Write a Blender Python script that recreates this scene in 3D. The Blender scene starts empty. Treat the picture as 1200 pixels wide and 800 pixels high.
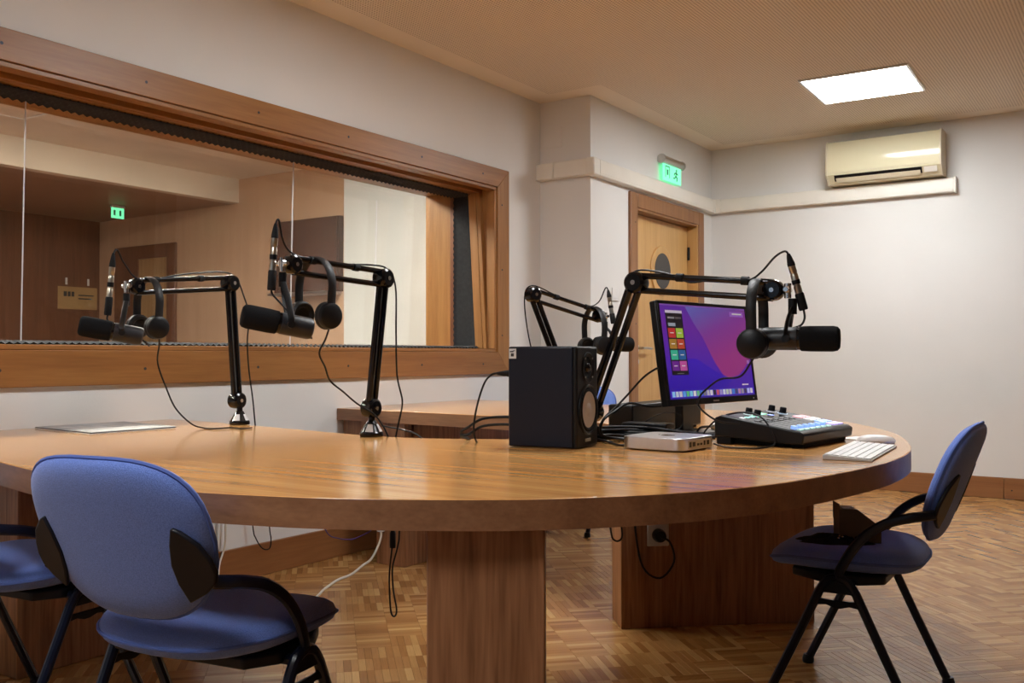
import bpy, math, random
from mathutils import Matrix, Vector
random.seed(7)
S = bpy.context.scene
COL = S.collection
PI = math.pi

# ------------------------------------------------------------------ camera
YAW, PITCH, ROLL = 0.5933, 0.0154, -0.0017
cam_d = bpy.data.cameras.new('camera'); cam_d.sensor_width = 36.0
cam_d.lens = 36.0 * 1112.28 / 1200.0; cam_d.clip_start = 0.02
cam = bpy.data.objects.new('camera', cam_d); COL.objects.link(cam)
cam.matrix_world = (Matrix.Translation((0, 0, 0.98)) @ Matrix.Rotation(YAW, 4, 'Z')
                    @ Matrix.Rotation(PI / 2 + PITCH, 4, 'X') @ Matrix.Rotation(ROLL, 4, 'Z'))
S.camera = cam

# ------------------------------------------------------------------ world, exposure, daylight
W = bpy.data.worlds.new('overcast_sky'); S.world = W; W.use_nodes = True
bg = W.node_tree.nodes['Background']
bg.inputs['Color'].default_value = (0.62, 0.76, 1.0, 1)
bg.inputs['Strength'].default_value = 0.3
S.view_settings.view_transform = 'Standard'; S.view_settings.look = 'None'
S.view_settings.gamma = 1.0; S.view_settings.use_curve_mapping = False
S.view_settings.exposure = 0.95
PANEL_STRENGTH = 22.0
S.cycles.use_denoising = True
S.cycles.max_bounces = 10; S.cycles.diffuse_bounces = 5; S.cycles.glossy_bounces = 4
S.cycles.transparent_max_bounces = 16
S.cycles.sample_clamp_indirect = 6.0

# room numbers (metres)
XL, XD, YC, YB = -3.331, -2.953, 5.276, 7.28      # window wall, door wall, pier face, back wall
XR, YF, ZC = 2.6, -2.3, 2.643                      # right wall, wall behind the camera, ceiling
ZT, TT = 0.725, 0.055                              # table top height and thickness
# daylight comes in through the window behind the camera; a portal only guides sampling
pl = bpy.data.lights.new('daylight_portal', 'AREA'); pl.shape = 'RECTANGLE'; pl.size = 3.3; pl.size_y = 1.3
pl.cycles.is_portal = True
po = bpy.data.objects.new('daylight_portal', pl); COL.objects.link(po)
po.location = (-1.05, YF - 0.13, 1.55); po.rotation_euler = (PI / 2, 0, 0)
po.rotation_euler = (-PI / 2, 0, 0)


# ------------------------------------------------------------------ materials
def nodes(name):
    m = bpy.data.materials.new(name); m.use_nodes = True
    nt = m.node_tree; b = nt.nodes['Principled BSDF']
    return m, nt, b


def mat(name, c, rough=0.5, metal=0.0, c2=None, scale=30.0, bump=0.0, bscale=None, coat=0.0, stretch=(1, 1, 1), sheen=0.0, spec=None, detail=3.0):
    m, nt, b = nodes(name)
    tc = nt.nodes.new('ShaderNodeTexCoord'); mp = nt.nodes.new('ShaderNodeMapping')
    mp.inputs['Scale'].default_value = stretch
    nt.links.new(tc.outputs['Object'], mp.inputs['Vector'])
    n = nt.nodes.new('ShaderNodeTexNoise'); n.inputs['Scale'].default_value = scale; n.inputs['Detail'].default_value = detail
    nt.links.new(mp.outputs['Vector'], n.inputs['Vector'])
    r = nt.nodes.new('ShaderNodeValToRGB')
    c2 = c2 or tuple(x * 0.9 for x in c)
    r.color_ramp.elements[0].position = 0.3; r.color_ramp.elements[1].position = 0.7
    r.color_ramp.elements[0].color = (*c2, 1); r.color_ramp.elements[1].color = (*c, 1)
    nt.links.new(n.outputs['Fac'], r.inputs['Fac']); nt.links.new(r.outputs['Color'], b.inputs['Base Color'])
    b.inputs['Roughness'].default_value = rough; b.inputs['Metallic'].default_value = metal
    b.inputs['Coat Weight'].default_value = coat
    if spec is not None: b.inputs['Specular IOR Level'].default_value = spec
    if sheen: b.inputs['Sheen Weight'].default_value = sheen
    if bump:
        n2 = nt.nodes.new('ShaderNodeTexNoise'); n2.inputs['Scale'].default_value = bscale or scale * 3
        nt.links.new(mp.outputs['Vector'], n2.inputs['Vector'])
        bp = nt.nodes.new('ShaderNodeBump'); bp.inputs['Strength'].default_value = bump; bp.inputs['Distance'].default_value = 0.004
        nt.links.new(n2.outputs['Fac'], bp.inputs['Height']); nt.links.new(bp.outputs['Normal'], b.inputs['Normal'])
    return m


def wood(name, c1, c2, axis='X', rough=0.3, scale=1.0, coat=0.0, swirl=0.0, contrast=(0.28, 0.72), spec=0.5, bump=0.08):
    """long-grained wood: noise stretched along the grain plus fine pores"""
    m, nt, b = nodes(name)
    tc = nt.nodes.new('ShaderNodeTexCoord'); mp = nt.nodes.new('ShaderNodeMapping')
    lg_ = 0.22 if axis == 'X' else 0.5
    st = {'X': (lg_, 9, 9), 'Y': (9, lg_, 9), 'Z': (9, 9, lg_)}[axis]
    mp.inputs['Scale'].default_value = tuple(s * scale for s in st)
    nt.links.new(tc.outputs['Object'], mp.inputs['Vector'])
    n = nt.nodes.new('ShaderNodeTexNoise'); n.inputs['Scale'].default_value = 2.2; n.inputs['Detail'].default_value = 6
    n.inputs['Distortion'].default_value = swirl
    nt.links.new(mp.outputs['Vector'], n.inputs['Vector'])
    n2 = nt.nodes.new('ShaderNodeTexNoise'); n2.inputs['Scale'].default_value = 14; n2.inputs['Detail'].default_value = 2
    nt.links.new(mp.outputs['Vector'], n2.inputs['Vector'])
    mx = nt.nodes.new('ShaderNodeMath'); mx.operation = 'MULTIPLY_ADD'; mx.inputs[1].default_value = 0.35; 
    nt.links.new(n2.outputs['Fac'], mx.inputs[0])
    ml = nt.nodes.new('ShaderNodeMath'); ml.operation = 'MULTIPLY'; ml.inputs[1].default_value = 0.66
    nt.links.new(n.outputs['Fac'], ml.inputs[0]); nt.links.new(ml.outputs[0], mx.inputs[2])
    r = nt.nodes.new('ShaderNodeValToRGB')
    r.color_ramp.elements[0].position = contrast[0]; r.color_ramp.elements[1].position = contrast[1]
    r.color_ramp.elements[0].color = (*c1, 1); r.color_ramp.elements[1].color = (*c2, 1)
    nt.links.new(mx.outputs[0], r.inputs['Fac']); nt.links.new(r.outputs['Color'], b.inputs['Base Color'])
    b.inputs['Roughness'].default_value = rough; b.inputs['Coat Weight'].default_value = coat; b.inputs['Coat Roughness'].default_value = 0.12
    b.inputs['Specular IOR Level'].default_value = spec
    bp = nt.nodes.new('ShaderNodeBump'); bp.inputs['Strength'].default_value = bump; bp.inputs['Distance'].default_value = 0.002
    nt.links.new(n2.outputs['Fac'], bp.inputs['Height']); nt.links.new(bp.outputs['Normal'], b.inputs['Normal'])
    return m


def emit(name, c, s):
    m, nt, b = nodes(name)
    b.inputs['Base Color'].default_value = (*c, 1)
    b.inputs['Emission Color'].default_value = (*c, 1); b.inputs['Emission Strength'].default_value = s
    b.inputs['Roughness'].default_value = 0.35
    return m


def glass(name, tint=(1, 1, 1), refl=0.06, dim=1.0):
    m, nt, b = nodes(name); nt.nodes.remove(b)
    out = [n for n in nt.nodes if n.type == 'OUTPUT_MATERIAL'][0]
    lw = nt.nodes.new('ShaderNodeLayerWeight'); lw.inputs['Blend'].default_value = 0.5
    p = nt.nodes.new('ShaderNodeMath'); p.operation = 'POWER'; p.inputs[1].default_value = 4.0
    nt.links.new(lw.outputs['Facing'], p.inputs[0])
    ma = nt.nodes.new('ShaderNodeMath'); ma.operation = 'MULTIPLY_ADD'; ma.inputs[1].default_value = 0.9; ma.inputs[2].default_value = refl
    nt.links.new(p.outputs[0], ma.inputs[0])
    tr = nt.nodes.new('ShaderNodeBsdfTransparent'); tr.inputs['Color'].default_value = tuple(t * dim for t in tint) + (1,)
    gl = nt.nodes.new('ShaderNodeBsdfGlossy'); gl.inputs['Roughness'].default_value = 0.0
    mi = nt.nodes.new('ShaderNodeMixShader')
    nt.links.new(ma.outputs[0], mi.inputs['Fac']); nt.links.new(tr.outputs[0], mi.inputs[1]); nt.links.new(gl.outputs[0], mi.inputs[2])
    nt.links.new(mi.outputs[0], out.inputs['Surface'])
    return m


M = {}
M['wall'] = mat('painted_plaster', (0.77, 0.765, 0.745), 0.75, c2=(0.745, 0.74, 0.72), scale=2.5, bump=0.06, bscale=120)
M['wall_far_side'] = wood('fill_cutting_dark_wood', (0.16, 0.10, 0.06), (0.26, 0.17, 0.11), 'Z', 0.6)  # dark boarding invented for the unseen walls to cut fill light
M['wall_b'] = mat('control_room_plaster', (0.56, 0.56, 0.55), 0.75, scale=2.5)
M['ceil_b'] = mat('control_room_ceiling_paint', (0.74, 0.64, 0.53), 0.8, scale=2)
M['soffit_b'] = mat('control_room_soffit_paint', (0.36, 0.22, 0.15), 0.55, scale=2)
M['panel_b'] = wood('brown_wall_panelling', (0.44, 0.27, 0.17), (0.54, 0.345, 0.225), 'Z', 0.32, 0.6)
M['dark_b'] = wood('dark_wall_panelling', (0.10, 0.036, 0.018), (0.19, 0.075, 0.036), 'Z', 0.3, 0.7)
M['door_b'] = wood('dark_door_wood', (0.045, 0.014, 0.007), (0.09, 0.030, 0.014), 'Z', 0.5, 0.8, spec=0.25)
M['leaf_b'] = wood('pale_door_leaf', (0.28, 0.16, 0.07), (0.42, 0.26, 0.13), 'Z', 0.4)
M['table'] = wood('varnished_table_veneer', (0.48, 0.212, 0.056), (0.71, 0.375, 0.122), 'X', 0.16, 1.1, coat=0.1, contrast=(0.33, 0.67), spec=0.45, bump=0.0)
M['edge'] = wood('table_edge_banding', (0.18, 0.080, 0.036), (0.32, 0.155, 0.075), 'X', 0.38, 1.2, contrast=(0.3, 0.7))
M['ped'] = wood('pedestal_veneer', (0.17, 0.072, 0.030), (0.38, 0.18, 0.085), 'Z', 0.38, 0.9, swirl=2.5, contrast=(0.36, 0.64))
M['frame'] = wood('window_frame_wood', (0.22, 0.085, 0.020), (0.37, 0.165, 0.045), 'Y', 0.4, 0.9)
M['frame_z'] = wood('window_frame_wood_upright', (0.25, 0.105, 0.027), (0.42, 0.20, 0.062), 'Z', 0.4, 0.9)
M['redwood'] = wood('reddish_reveal_wood', (0.13, 0.045, 0.022), (0.24, 0.09, 0.04), 'Z', 0.4)
M['base'] = wood('baseboard_wood', (0.22, 0.085, 0.030), (0.34, 0.15, 0.055), 'Y', 0.35, 0.8)
M['base_x'] = wood('baseboard_wood_back', (0.22, 0.085, 0.030), (0.34, 0.15, 0.055), 'X', 0.35, 0.8)
M['door'] = wood('oak_door_leaf', (0.50, 0.27, 0.085), (0.66, 0.41, 0.16), 'Z', 0.35, 0.7)
M['doorframe'] = wood('oak_door_frame', (0.20, 0.085, 0.03), (0.34, 0.155, 0.06), 'Z', 0.4)
M['foam'] = mat('acoustic_foam', (0.035, 0.037, 0.042), 0.95, c2=(0.026, 0.027, 0.031), scale=40)
M['glass'] = glass('window_glass', (0.97, 0.985, 0.97), 0.045)
M['glass_edge'] = mat('polished_glass_edge', (0.62, 0.62, 0.68), 0.25)
M['trunk'] = mat('white_plastic_trunking', (0.86, 0.83, 0.75), 0.35, scale=3)
M['ac'] = mat('cream_ac_plastic', (0.78, 0.72, 0.50), 0.12, c2=(0.74, 0.68, 0.47), scale=2)
M['ac2'] = mat('cream_ac_side_plastic', (0.70, 0.62, 0.45), 0.35, scale=2)
M['black'] = mat('black_plastic', (0.006, 0.006, 0.007), 0.38, scale=20, spec=0.3)
M['blackgloss'] = mat('gloss_black_metal', (0.004, 0.004, 0.005), 0.16, scale=20, spec=0.4)
M['blackmatte'] = mat('matte_black_rubber', (0.007, 0.007, 0.008), 0.7, scale=60, spec=0.25)
M['micfoam'] = mat('microphone_foam', (0.008, 0.008, 0.009), 0.95, scale=300, bump=0.5, bscale=500, spec=0.15)
M['micbody'] = mat('dark_grey_microphone_metal', (0.018, 0.019, 0.023), 0.42, scale=40, spec=0.35)
M['leather'] = mat('black_ear_pad_leather', (0.007, 0.007, 0.008), 0.5, scale=90, bump=0.2, spec=0.35)
M['chrome'] = mat('chrome', (0.75, 0.75, 0.75), 0.18, 1.0, scale=5)
M['nickel'] = mat('brushed_nickel', (0.62, 0.58, 0.48), 0.28, 1.0, c2=(0.5, 0.47, 0.4), scale=60)
M['cable'] = mat('black_cable_rubber', (0.006, 0.006, 0.007), 0.5, scale=20, spec=0.3)
M['wcable'] = mat('white_cable', (0.72, 0.68, 0.58), 0.45, scale=10)
M['gcable'] = mat('grey_cable', (0.55, 0.53, 0.50), 0.45, scale=10)
M['pcable'] = mat('purple_cable', (0.10, 0.06, 0.22), 0.45, scale=10)
M['sticker'] = mat('white_sticker', (0.75, 0.75, 0.74), 0.4, scale=8)
M['ink'] = mat('dark_print_ink', (0.03, 0.03, 0.035), 0.5, scale=8)
M['speaker'] = mat('speaker_cabinet_vinyl', (0.006, 0.008, 0.017), 0.36, scale=200, bump=0.1, spec=0.35)
M['baffle'] = mat('speaker_baffle', (0.008, 0.008, 0.009), 0.45, scale=100, spec=0.3)
M['cone'] = mat('white_speaker_cone', (0.62, 0.58, 0.55), 0.45, scale=6)
M['alu'] = mat('anodised_aluminium', (0.72, 0.72, 0.74), 0.32, 1.0, c2=(0.68, 0.68, 0.71), scale=60)
M['white'] = mat('white_plastic', (0.80, 0.80, 0.79), 0.3, scale=10)
M['fabric'] = mat('blue_woven_fabric', (0.16, 0.265, 0.70), 0.9, c2=(0.105, 0.18, 0.54), scale=420, bump=0.35, bscale=600, sheen=0.25, detail=1)
M['piping'] = mat('blue_fabric_piping', (0.09, 0.15, 0.46), 0.9, scale=300)
M['chairmetal'] = mat('dark_blue_black_chair_tube', (0.005, 0.008, 0.022), 0.28, scale=20, spec=0.4)
M['chairplastic'] = mat('black_chair_plastic', (0.006, 0.006, 0.010), 0.45, scale=60, spec=0.3)
M['paper'] = mat('printed_paper', (0.52, 0.52, 0.52), 0.6, c2=(0.30, 0.295, 0.30), scale=9)
M['card'] = mat('brown_gold_cardboard', (0.13, 0.075, 0.018), 0.5, c2=(0.07, 0.04, 0.012), scale=12)
M['notice'] = mat('kraft_notice_paper', (0.42, 0.26, 0.11), 0.6, scale=5)
M['steel'] = mat('brushed_steel', (0.6, 0.58, 0.55), 0.3, 1.0, scale=60)
M['porthole'] = mat('dark_porthole_glass', (0.035, 0.033, 0.032), 0.15, scale=4)
M['panel_light'] = emit('led_panel_diffuser', (0.97, 0.99, 1.0), PANEL_STRENGTH)
M['fill_light_b'] = emit('control_room_fill_panel', (1.0, 0.92, 0.83), 52.0)  # glow of the added, hidden control room panels
M['green'] = emit('green_exit_sign', (0.16, 0.80, 0.40), 0.75)
M['greenink'] = mat('dark_green_pictogram', (0.04, 0.30, 0.15), 0.5)
M['slab'] = mat('floor_screed', (0.06, 0.03, 0.012), 0.8)


def perforated():
    m, nt, b = nodes('perforated_ceiling_board')
    tc = nt.nodes.new('ShaderNodeTexCoord'); sp = nt.nodes.new('ShaderNodeSeparateXYZ')
    nt.links.new(tc.outputs['Object'], sp.inputs[0])
    P = 0.0165

    def math_(op, a, b_=None, v=None):
        n = nt.nodes.new('ShaderNodeMath'); n.operation = op
        nt.links.new(a, n.inputs[0])
        if b_ is not None: nt.links.new(b_, n.inputs[1])
        elif v is not None: n.inputs[1].default_value = v
        return n.outputs[0]
    d2 = []
    for k in ('X', 'Y'):
        f = math_('FRACT', math_('DIVIDE', sp.outputs[k], v=P))
        c = math_('SUBTRACT', f, v=0.5); d2.append(math_('MULTIPLY', c, c))
    d = math_('SQRT', math_('ADD', d2[0], d2[1]))
    hole = math_('LESS_THAN', d, v=0.27)
    # plain border along the window wall, the door wall and the back wall
    k1 = math_('GREATER_THAN', sp.outputs['X'], v=XL + 0.16)
    k2 = math_('LESS_THAN', sp.outputs['Y'], v=YB - 0.16)
    a = math_('GREATER_THAN', sp.outputs['X'], v=XD + 0.16); c = math_('LESS_THAN', sp.outputs['Y'], v=YC - 0.16)
    k3 = math_('MAXIMUM', a, c)
    hole = math_('MULTIPLY', math_('MULTIPLY', hole, k1), math_('MULTIPLY', k2, k3))
    mi = nt.nodes.new('ShaderNodeMix'); mi.data_type = 'RGBA'
    nt.links.new(hole, mi.inputs['Factor'])
    mi.inputs['A'].default_value = (0.82, 0.74, 0.62, 1); mi.inputs['B'].default_value = (0.36, 0.28, 0.205, 1)
    nt.links.new(mi.outputs['Result'], b.inputs['Base Color']); b.inputs['Roughness'].default_value = 0.8
    return m


M['ceiling'] = perforated()


def parquet():
    m, nt, b = nodes('mosaic_parquet_oak')
    g = nt.nodes.new('ShaderNodeNewGeometry'); oi = nt.nodes.new('ShaderNodeObjectInfo')
    ad = nt.nodes.new('ShaderNodeMath'); ad.operation = 'ADD'
    nt.links.new(g.outputs['Random Per Island'], ad.inputs[0]); nt.links.new(oi.outputs['Random'], ad.inputs[1])
    fr = nt.nodes.new('ShaderNodeMath'); fr.operation = 'FRACT'; nt.links.new(ad.outputs[0], fr.inputs[0])
    r = nt.nodes.new('ShaderNodeValToRGB'); e = r.color_ramp.elements
    e[0].position = 0.0; e[0].color = (0.29, 0.125, 0.036, 1); e[1].position = 1.0; e[1].color = (0.60, 0.345, 0.13, 1)
    k = e.new(0.2); k.color = (0.36, 0.165, 0.048, 1)
    k = e.new(0.75); k.color = (0.47, 0.245, 0.084, 1)
    nt.links.new(fr.outputs[0], r.inputs['Fac'])
    tc = nt.nodes.new('ShaderNodeTexCoord'); n = nt.nodes.new('ShaderNodeTexNoise')
    mp = nt.nodes.new('ShaderNodeMapping'); mp.inputs['Scale'].default_value = (200, 12, 12)
    nt.links.new(tc.outputs['Object'], mp.inputs['Vector']); nt.links.new(mp.outputs[0], n.inputs['Vector'])
    n.inputs['Scale'].default_value = 1.0
    mu = nt.nodes.new('ShaderNodeMix'); mu.data_type = 'RGBA'; mu.blend_type = 'MULTIPLY'; mu.inputs['Factor'].default_value = 0.3
    nt.links.new(r.outputs['Color'], mu.inputs['A']); nt.links.new(n.outputs['Fac'], mu.inputs['B'])
    nt.links.new(mu.outputs['Result'], b.inputs['Base Color'])
    b.inputs['Roughness'].default_value = 0.27
    return m


M['parquet'] = parquet()


# ------------------------------------------------------------------ mesh helpers
def V(*a): return Vector(a)


class MB:
    def __init__(s): s.v = []; s.f = []

    def add(s, vs, fs, mx=None):
        o = len(s.v)
        s.v += [tuple(mx @ Vector(p)) if mx is not None else tuple(p) for p in vs]
        s.f += [tuple(i + o for i in f) for f in fs]
        return s

    def box(s, x0, x1, y0, y1, z0, z1, mx=None):
        return s.add([(x0, y0, z0), (x1, y0, z0), (x1, y1, z0), (x0, y1, z0), (x0, y0, z1), (x1, y0, z1), (x1, y1, z1), (x0, y1, z1)],
                     [(0, 3, 2, 1), (4, 5, 6, 7), (0, 1, 5, 4), (1, 2, 6, 5), (2, 3, 7, 6), (3, 0, 4, 7)], mx)

    def prism(s, poly, z0, z1, mx=None):
        n = len(poly)
        a = sum(poly[i][0] * poly[(i + 1) % n][1] - poly[(i + 1) % n][0] * poly[i][1] for i in range(n))
        if a < 0: poly = poly[::-1]
        return s.add([(p[0], p[1], z0) for p in poly] + [(p[0], p[1], z1) for p in poly],
                     [tuple(range(n - 1, -1, -1)), tuple(range(n, 2 * n))] + [(i, (i + 1) % n, n + (i + 1) % n, n + i) for i in range(n)], mx)

    def lathe(s, prof, mx=None, n=20):
        """profile of (radius, height) about local z"""
        vs, fs, m = [], [], len(prof)
        for i in range(n):
            a = 2 * PI * i / n
            vs += [(r * math.cos(a), r * math.sin(a), h) for r, h in prof]
        for i in range(n):
            j = (i + 1) % n
            fs += [(i * m + k, j * m + k, j * m + k + 1, i * m + k + 1) for k in range(m - 1)]
        fs.append(tuple(i * m for i in range(n - 1, -1, -1))); fs.append(tuple(i * m + m - 1 for i in range(n)))
        return s.add(vs, fs, mx)

    def cyl(s, a, b, r, n=14, r2=None):
        a, b = Vector(a), Vector(b); return s.lathe([(r, 0), (r2 or r, (b - a).length)], along(a, b), n)

    def tube(s, path, r, n=8, smooth=0, closed=False, ry=None, up=None):
        path = [Vector(p) for p in path]
        if smooth: path = spline(path, smooth, closed)
        m = len(path); vs, fs = [], []
        for i, p in enumerate(path):
            if closed: t = path[(i + 1) % m] - path[i - 1]
            else: t = path[min(i + 1, m - 1)] - path[max(i - 1, 0)]
            t = t.normalized() if t.length > 1e-9 else V(0, 0, 1)
            if up is None:
                up = V(0, 0, 1) if abs(t.z) < 0.9 else V(1, 0, 0)
            u = (up - t * up.dot(t)); u = u.normalized() if u.length > 1e-6 else t.orthogonal().normalized()
            w = t.cross(u); up = u
            for k in range(n):
                a = 2 * PI * k / n; vs.append(p + u * (r * math.cos(a)) + w * ((ry or r) * math.sin(a)))
        for i in range(m if closed else m - 1):
            j = (i + 1) % m
            fs += [(i * n + k, i * n + (k + 1) % n, j * n + (k + 1) % n, j * n + k) for k in range(n)]
        if not closed:
            fs.append(tuple(range(n - 1, -1, -1))); fs.append(tuple((m - 1) * n + k for k in range(n)))
        return s.add(vs, fs)

    def build(s, name, material, parent=None, bevel=0.0, angle=35, seg=2):
        me = bpy.data.meshes.new(name)
        inv = parent.matrix_world.inverted() if parent is not None else None
        me.from_pydata([inv @ Vector(p) for p in s.v] if inv is not None else s.v, [], s.f)
        me.materials.append(material)
        me.polygons.foreach_set('use_smooth', [True] * len(me.polygons))
        me.set_sharp_from_angle(angle=math.radians(angle)); me.update()
        o = bpy.data.objects.new(name, me); COL.objects.link(o)
        if parent is not None: o.parent = parent; o.matrix_world = parent.matrix_world.copy()
        if bevel:
            b = o.modifiers.new('bevel', 'BEVEL'); b.width = bevel; b.segments = seg; b.limit_method = 'ANGLE'; b.harden_normals = False
        return o


def along(a, b, up=None):
    """matrix taking local z to a->b, origin at a"""
    a, b = Vector(a), Vector(b); z = (b - a).normalized()
    u = Vector(up) if up is not None else (V(0, 0, 1) if abs(z.z) < 0.95 else V(1, 0, 0))
    x = u.cross(z).normalized() if u.cross(z).length > 1e-6 else z.orthogonal().normalized()
    y = z.cross(x)
    return Matrix.Translation(a) @ Matrix((x, y, z)).transposed().to_4x4()


def spline(p, n=6, closed=False):
    out, m = [], len(p)
    rng = range(m) if closed else range(m - 1)
    for i in rng:
        if closed: a, b, c, d = p[i - 1], p[i], p[(i + 1) % m], p[(i + 2) % m]
        else: a, b, c, d = p[max(i - 1, 0)], p[i], p[i + 1], p[min(i + 2, m - 1)]
        for k in range(n):
            t = k / n
            out.append(0.5 * ((2 * b) + (c - a) * t + (2 * a - 5 * b + 4 * c - d) * t * t + (3 * b - a - 3 * c + d) * t ** 3))
    if not closed: out.append(p[-1])
    return out


def tag(o, label=None, cat=None, group=None, kind=None):
    if label: o['label'] = label
    if cat: o['category'] = cat
    if group: o['group'] = group
    if kind: o['kind'] = kind
    return o


def thing(name, label, cat, loc=(0, 0, 0), rot=0.0, group=None):
    o = bpy.data.objects.new(name, None); o.empty_display_size = 0.05; COL.objects.link(o)
    o.location = loc; o.rotation_euler = (0, 0, rot)
    o.matrix_world = Matrix.Translation(loc) @ Matrix.Rotation(rot, 4, 'Z')
    return tag(o, label, cat, group)


def setting(name, label, cat, loc=(0, 0, 0)):
    return tag(thing(name, label, cat, loc), kind='structure')


def struct(name, mb, m, label, cat, **k):
    return tag(mb.build(name, m, **k), label, cat, kind='structure')


def copy_tree(o, parent=None):
    c = o.copy(); COL.objects.link(c)
    if parent is not None: c.parent = parent; c.matrix_parent_inverse = o.matrix_parent_inverse.copy()
    for ch in list(o.children): copy_tree(ch, c)
    return c


# ================================================================== the room
# ---- floor: mosaic blocks (20 slats each) laid in herringbone at 45 degrees to the walls
fl = struct('floor', MB().box(XL - 0.02, XR, YF - 0.02, YB, -0.05, -0.008), M['slab'], 'brown oak mosaic parquet floor laid in herringbone', 'floor')
BW, BL, NS = 0.1165, 0.466, 20


def block_mesh(seed):
    rnd = random.Random(seed); mb = MB(); w = BL / NS
    for i in range(NS):
        h = rnd.uniform(-0.0004, 0.0); g = 0.0002; e = 0.0005
        x0, x1 = i * w + g, (i + 1) * w - g; y0, y1 = g, BW - g
        mb.add([(x0, y0, -0.008), (x1, y0, -0.008), (x1, y1, -0.008), (x0, y1, -0.008), (x0, y0, h - e), (x1, y0, h - e), (x1, y1, h - e), (x0, y1, h - e),
                (x0 + e, y0 + e, h), (x1 - e, y0 + e, h), (x1 - e, y1 - e, h), (x0 + e, y1 - e, h)],
               [(0, 1, 5, 4), (1, 2, 6, 5), (2, 3, 7, 6), (3, 0, 4, 7), (4, 5, 9, 8), (5, 6, 10, 9), (6, 7, 11, 10), (7, 4, 8, 11), (8, 9, 10, 11)])
    return mb


BLK = [block_mesh(i) for i in range(8)]
BME = []
for i, mb in enumerate(BLK):
    me = bpy.data.meshes.new('parquet_block'); me.from_pydata(mb.v, [], mb.f); me.materials.append(M['parquet']); BME.append(me)
c45 = math.sqrt(0.5)
E1, E2 = V(c45, -c45, 0), V(-c45, -c45, 0)
ORG = V(-2.471, 3.104, 0)
fwd = V(-math.sin(YAW), math.cos(YAW), 0); rgt = V(math.cos(YAW), math.sin(YAW), 0)
blocks = []
for n in range(-90, 91):
    for k in range(-12, 13):
        bx, by = n + 4 * k, n - 4 * k
        for orient in (0, 1):
            # horizontal block [0,4]x[0,1]; upright block [-1,0]x[0,4]
            if orient == 0: o = ORG + E1 * (bx * BW) + E2 * (by * BW); ax, ay = E1, E2; c = o + E1 * BL / 2 + E2 * BW / 2
            else: o = ORG + E1 * ((bx - 1) * BW) + E2 * (by * BW); o = o + E1 * BW; ax, ay = E2, -E1; c = o + E2 * BL / 2 - E1 * BW / 2
            if not (XL - 0.1 < c.x < XR + 0.1 and YF - 0.1 < c.y < YB + 0.1): continue
            if c.x < XD - 0.05 and c.y > YC + 0.2: continue
            az = Vector(ax).cross(Vector(ay))
            mx = Matrix((ax, ay, V(0, 0, 1))).transposed().to_4x4()
            if az.z < 0:  # keep a right-handed frame: run the block from its other long edge
                o = o + ay * BW; mx = Matrix((ax, -ay, V(0, 0, 1))).transposed().to_4x4()
            mx = Matrix.Translation(o) @ mx
            t = c.dot(fwd); l = c.dot(rgt)
            seen = t > 2.72 and abs(l) < 0.56 * t
            # blocks wholly under the pedestals or behind the near pedestal are not seen
            blocks.append((0 if seen else 1, t if t > 0 else 99, mx))
blocks.sort(key=lambda b: (b[0], b[1]))
rest = MB()
for i, (hid, t, mx) in enumerate(blocks):
    if i < 300 and not hid:
        o = bpy.data.objects.new('parquet_block', BME[i * 5 % 8]); COL.objects.link(o); o.parent = fl; o.matrix_world = mx
    else:
        b = BLK[i * 5 % 8]; rest.add(b.v, b.f, mx)
me = bpy.data.meshes.new('parquet_blocks_beyond'); me.from_pydata(rest.v, [], rest.f); me.materials.append(M['parquet'])
o = bpy.data.objects.new('parquet_blocks_beyond', me); COL.objects.link(o); o.parent = fl; o['kind'] = 'stuff'

# ---- walls and ceiling
WX = -3.86                                           # control-room side of the window wall
WY0, WY1, WZ0, WZ1 = 0.72, 4.755, 1.005, 2.015         # clear opening of the studio window
FY0, FY1, FZ0, FZ1 = WY0 - 0.125, 4.880, 0.872, 2.130  # outer edge of its frame
w = MB()
w.box(WX, XL, YF, YC + 0.02, -0.05, WZ0); w.box(WX, XL, YF, YC + 0.02, WZ1, ZC + 0.05)
w.box(WX, XL, YF, WY0, WZ0, WZ1); w.box(WX, XL, WY1, YC + 0.02, WZ0, WZ1)
struct('wall_left', w, M['wall'], 'white plaster wall around the long studio window', 'wall')
DY0, DY1, DZ = 5.90, 6.99, 2.03                      # door opening
w = MB()
w.box(WX, XD, YC, DY0, -0.05, ZC + 0.05); w.box(WX, XD, DY1, YB + 0.2, -0.05, ZC + 0.05); w.box(WX, XD, DY0, DY1, DZ, ZC + 0.05)
w.box(WX, XD - 0.2, DY0, DY1, -0.05, DZ)
struct('wall_corner', w, M['wall'], 'white plaster pier and wall holding the oak door', 'wall')
struct('wall_back', MB().box(XD - 0.01, XR + 0.2, YB, YB + 0.2, -0.05, ZC + 0.05), M['wall'], 'white plaster back wall under the air conditioner', 'wall')
struct('wall_right', MB().box(XR, XR + 0.2, YF - 0.2, YB + 0.2, -0.05, ZC + 0.05), M['wall_far_side'], 'unseen wall right of the camera, boarded dark to cut fill light', 'wall')
w = MB()
w.box(WX, XR, YF - 0.25, YF, -0.05, 0.9); w.box(WX, XR, YF - 0.25, YF, 2.2, ZC + 0.05)
w.box(WX, -2.7, YF - 0.25, YF, 0.9, 2.2); w.box(0.6, XR, YF - 0.25, YF, 0.9, 2.2)
struct('wall_front', w, M['wall_far_side'], 'unseen wall behind the camera, boarded dark to cut fill light, with daylight window', 'wall')
w2 = setting('window_2', 'wide daylight window in the wall behind the camera', 'window', (-1.05, YF - 0.1, 0.9))
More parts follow.
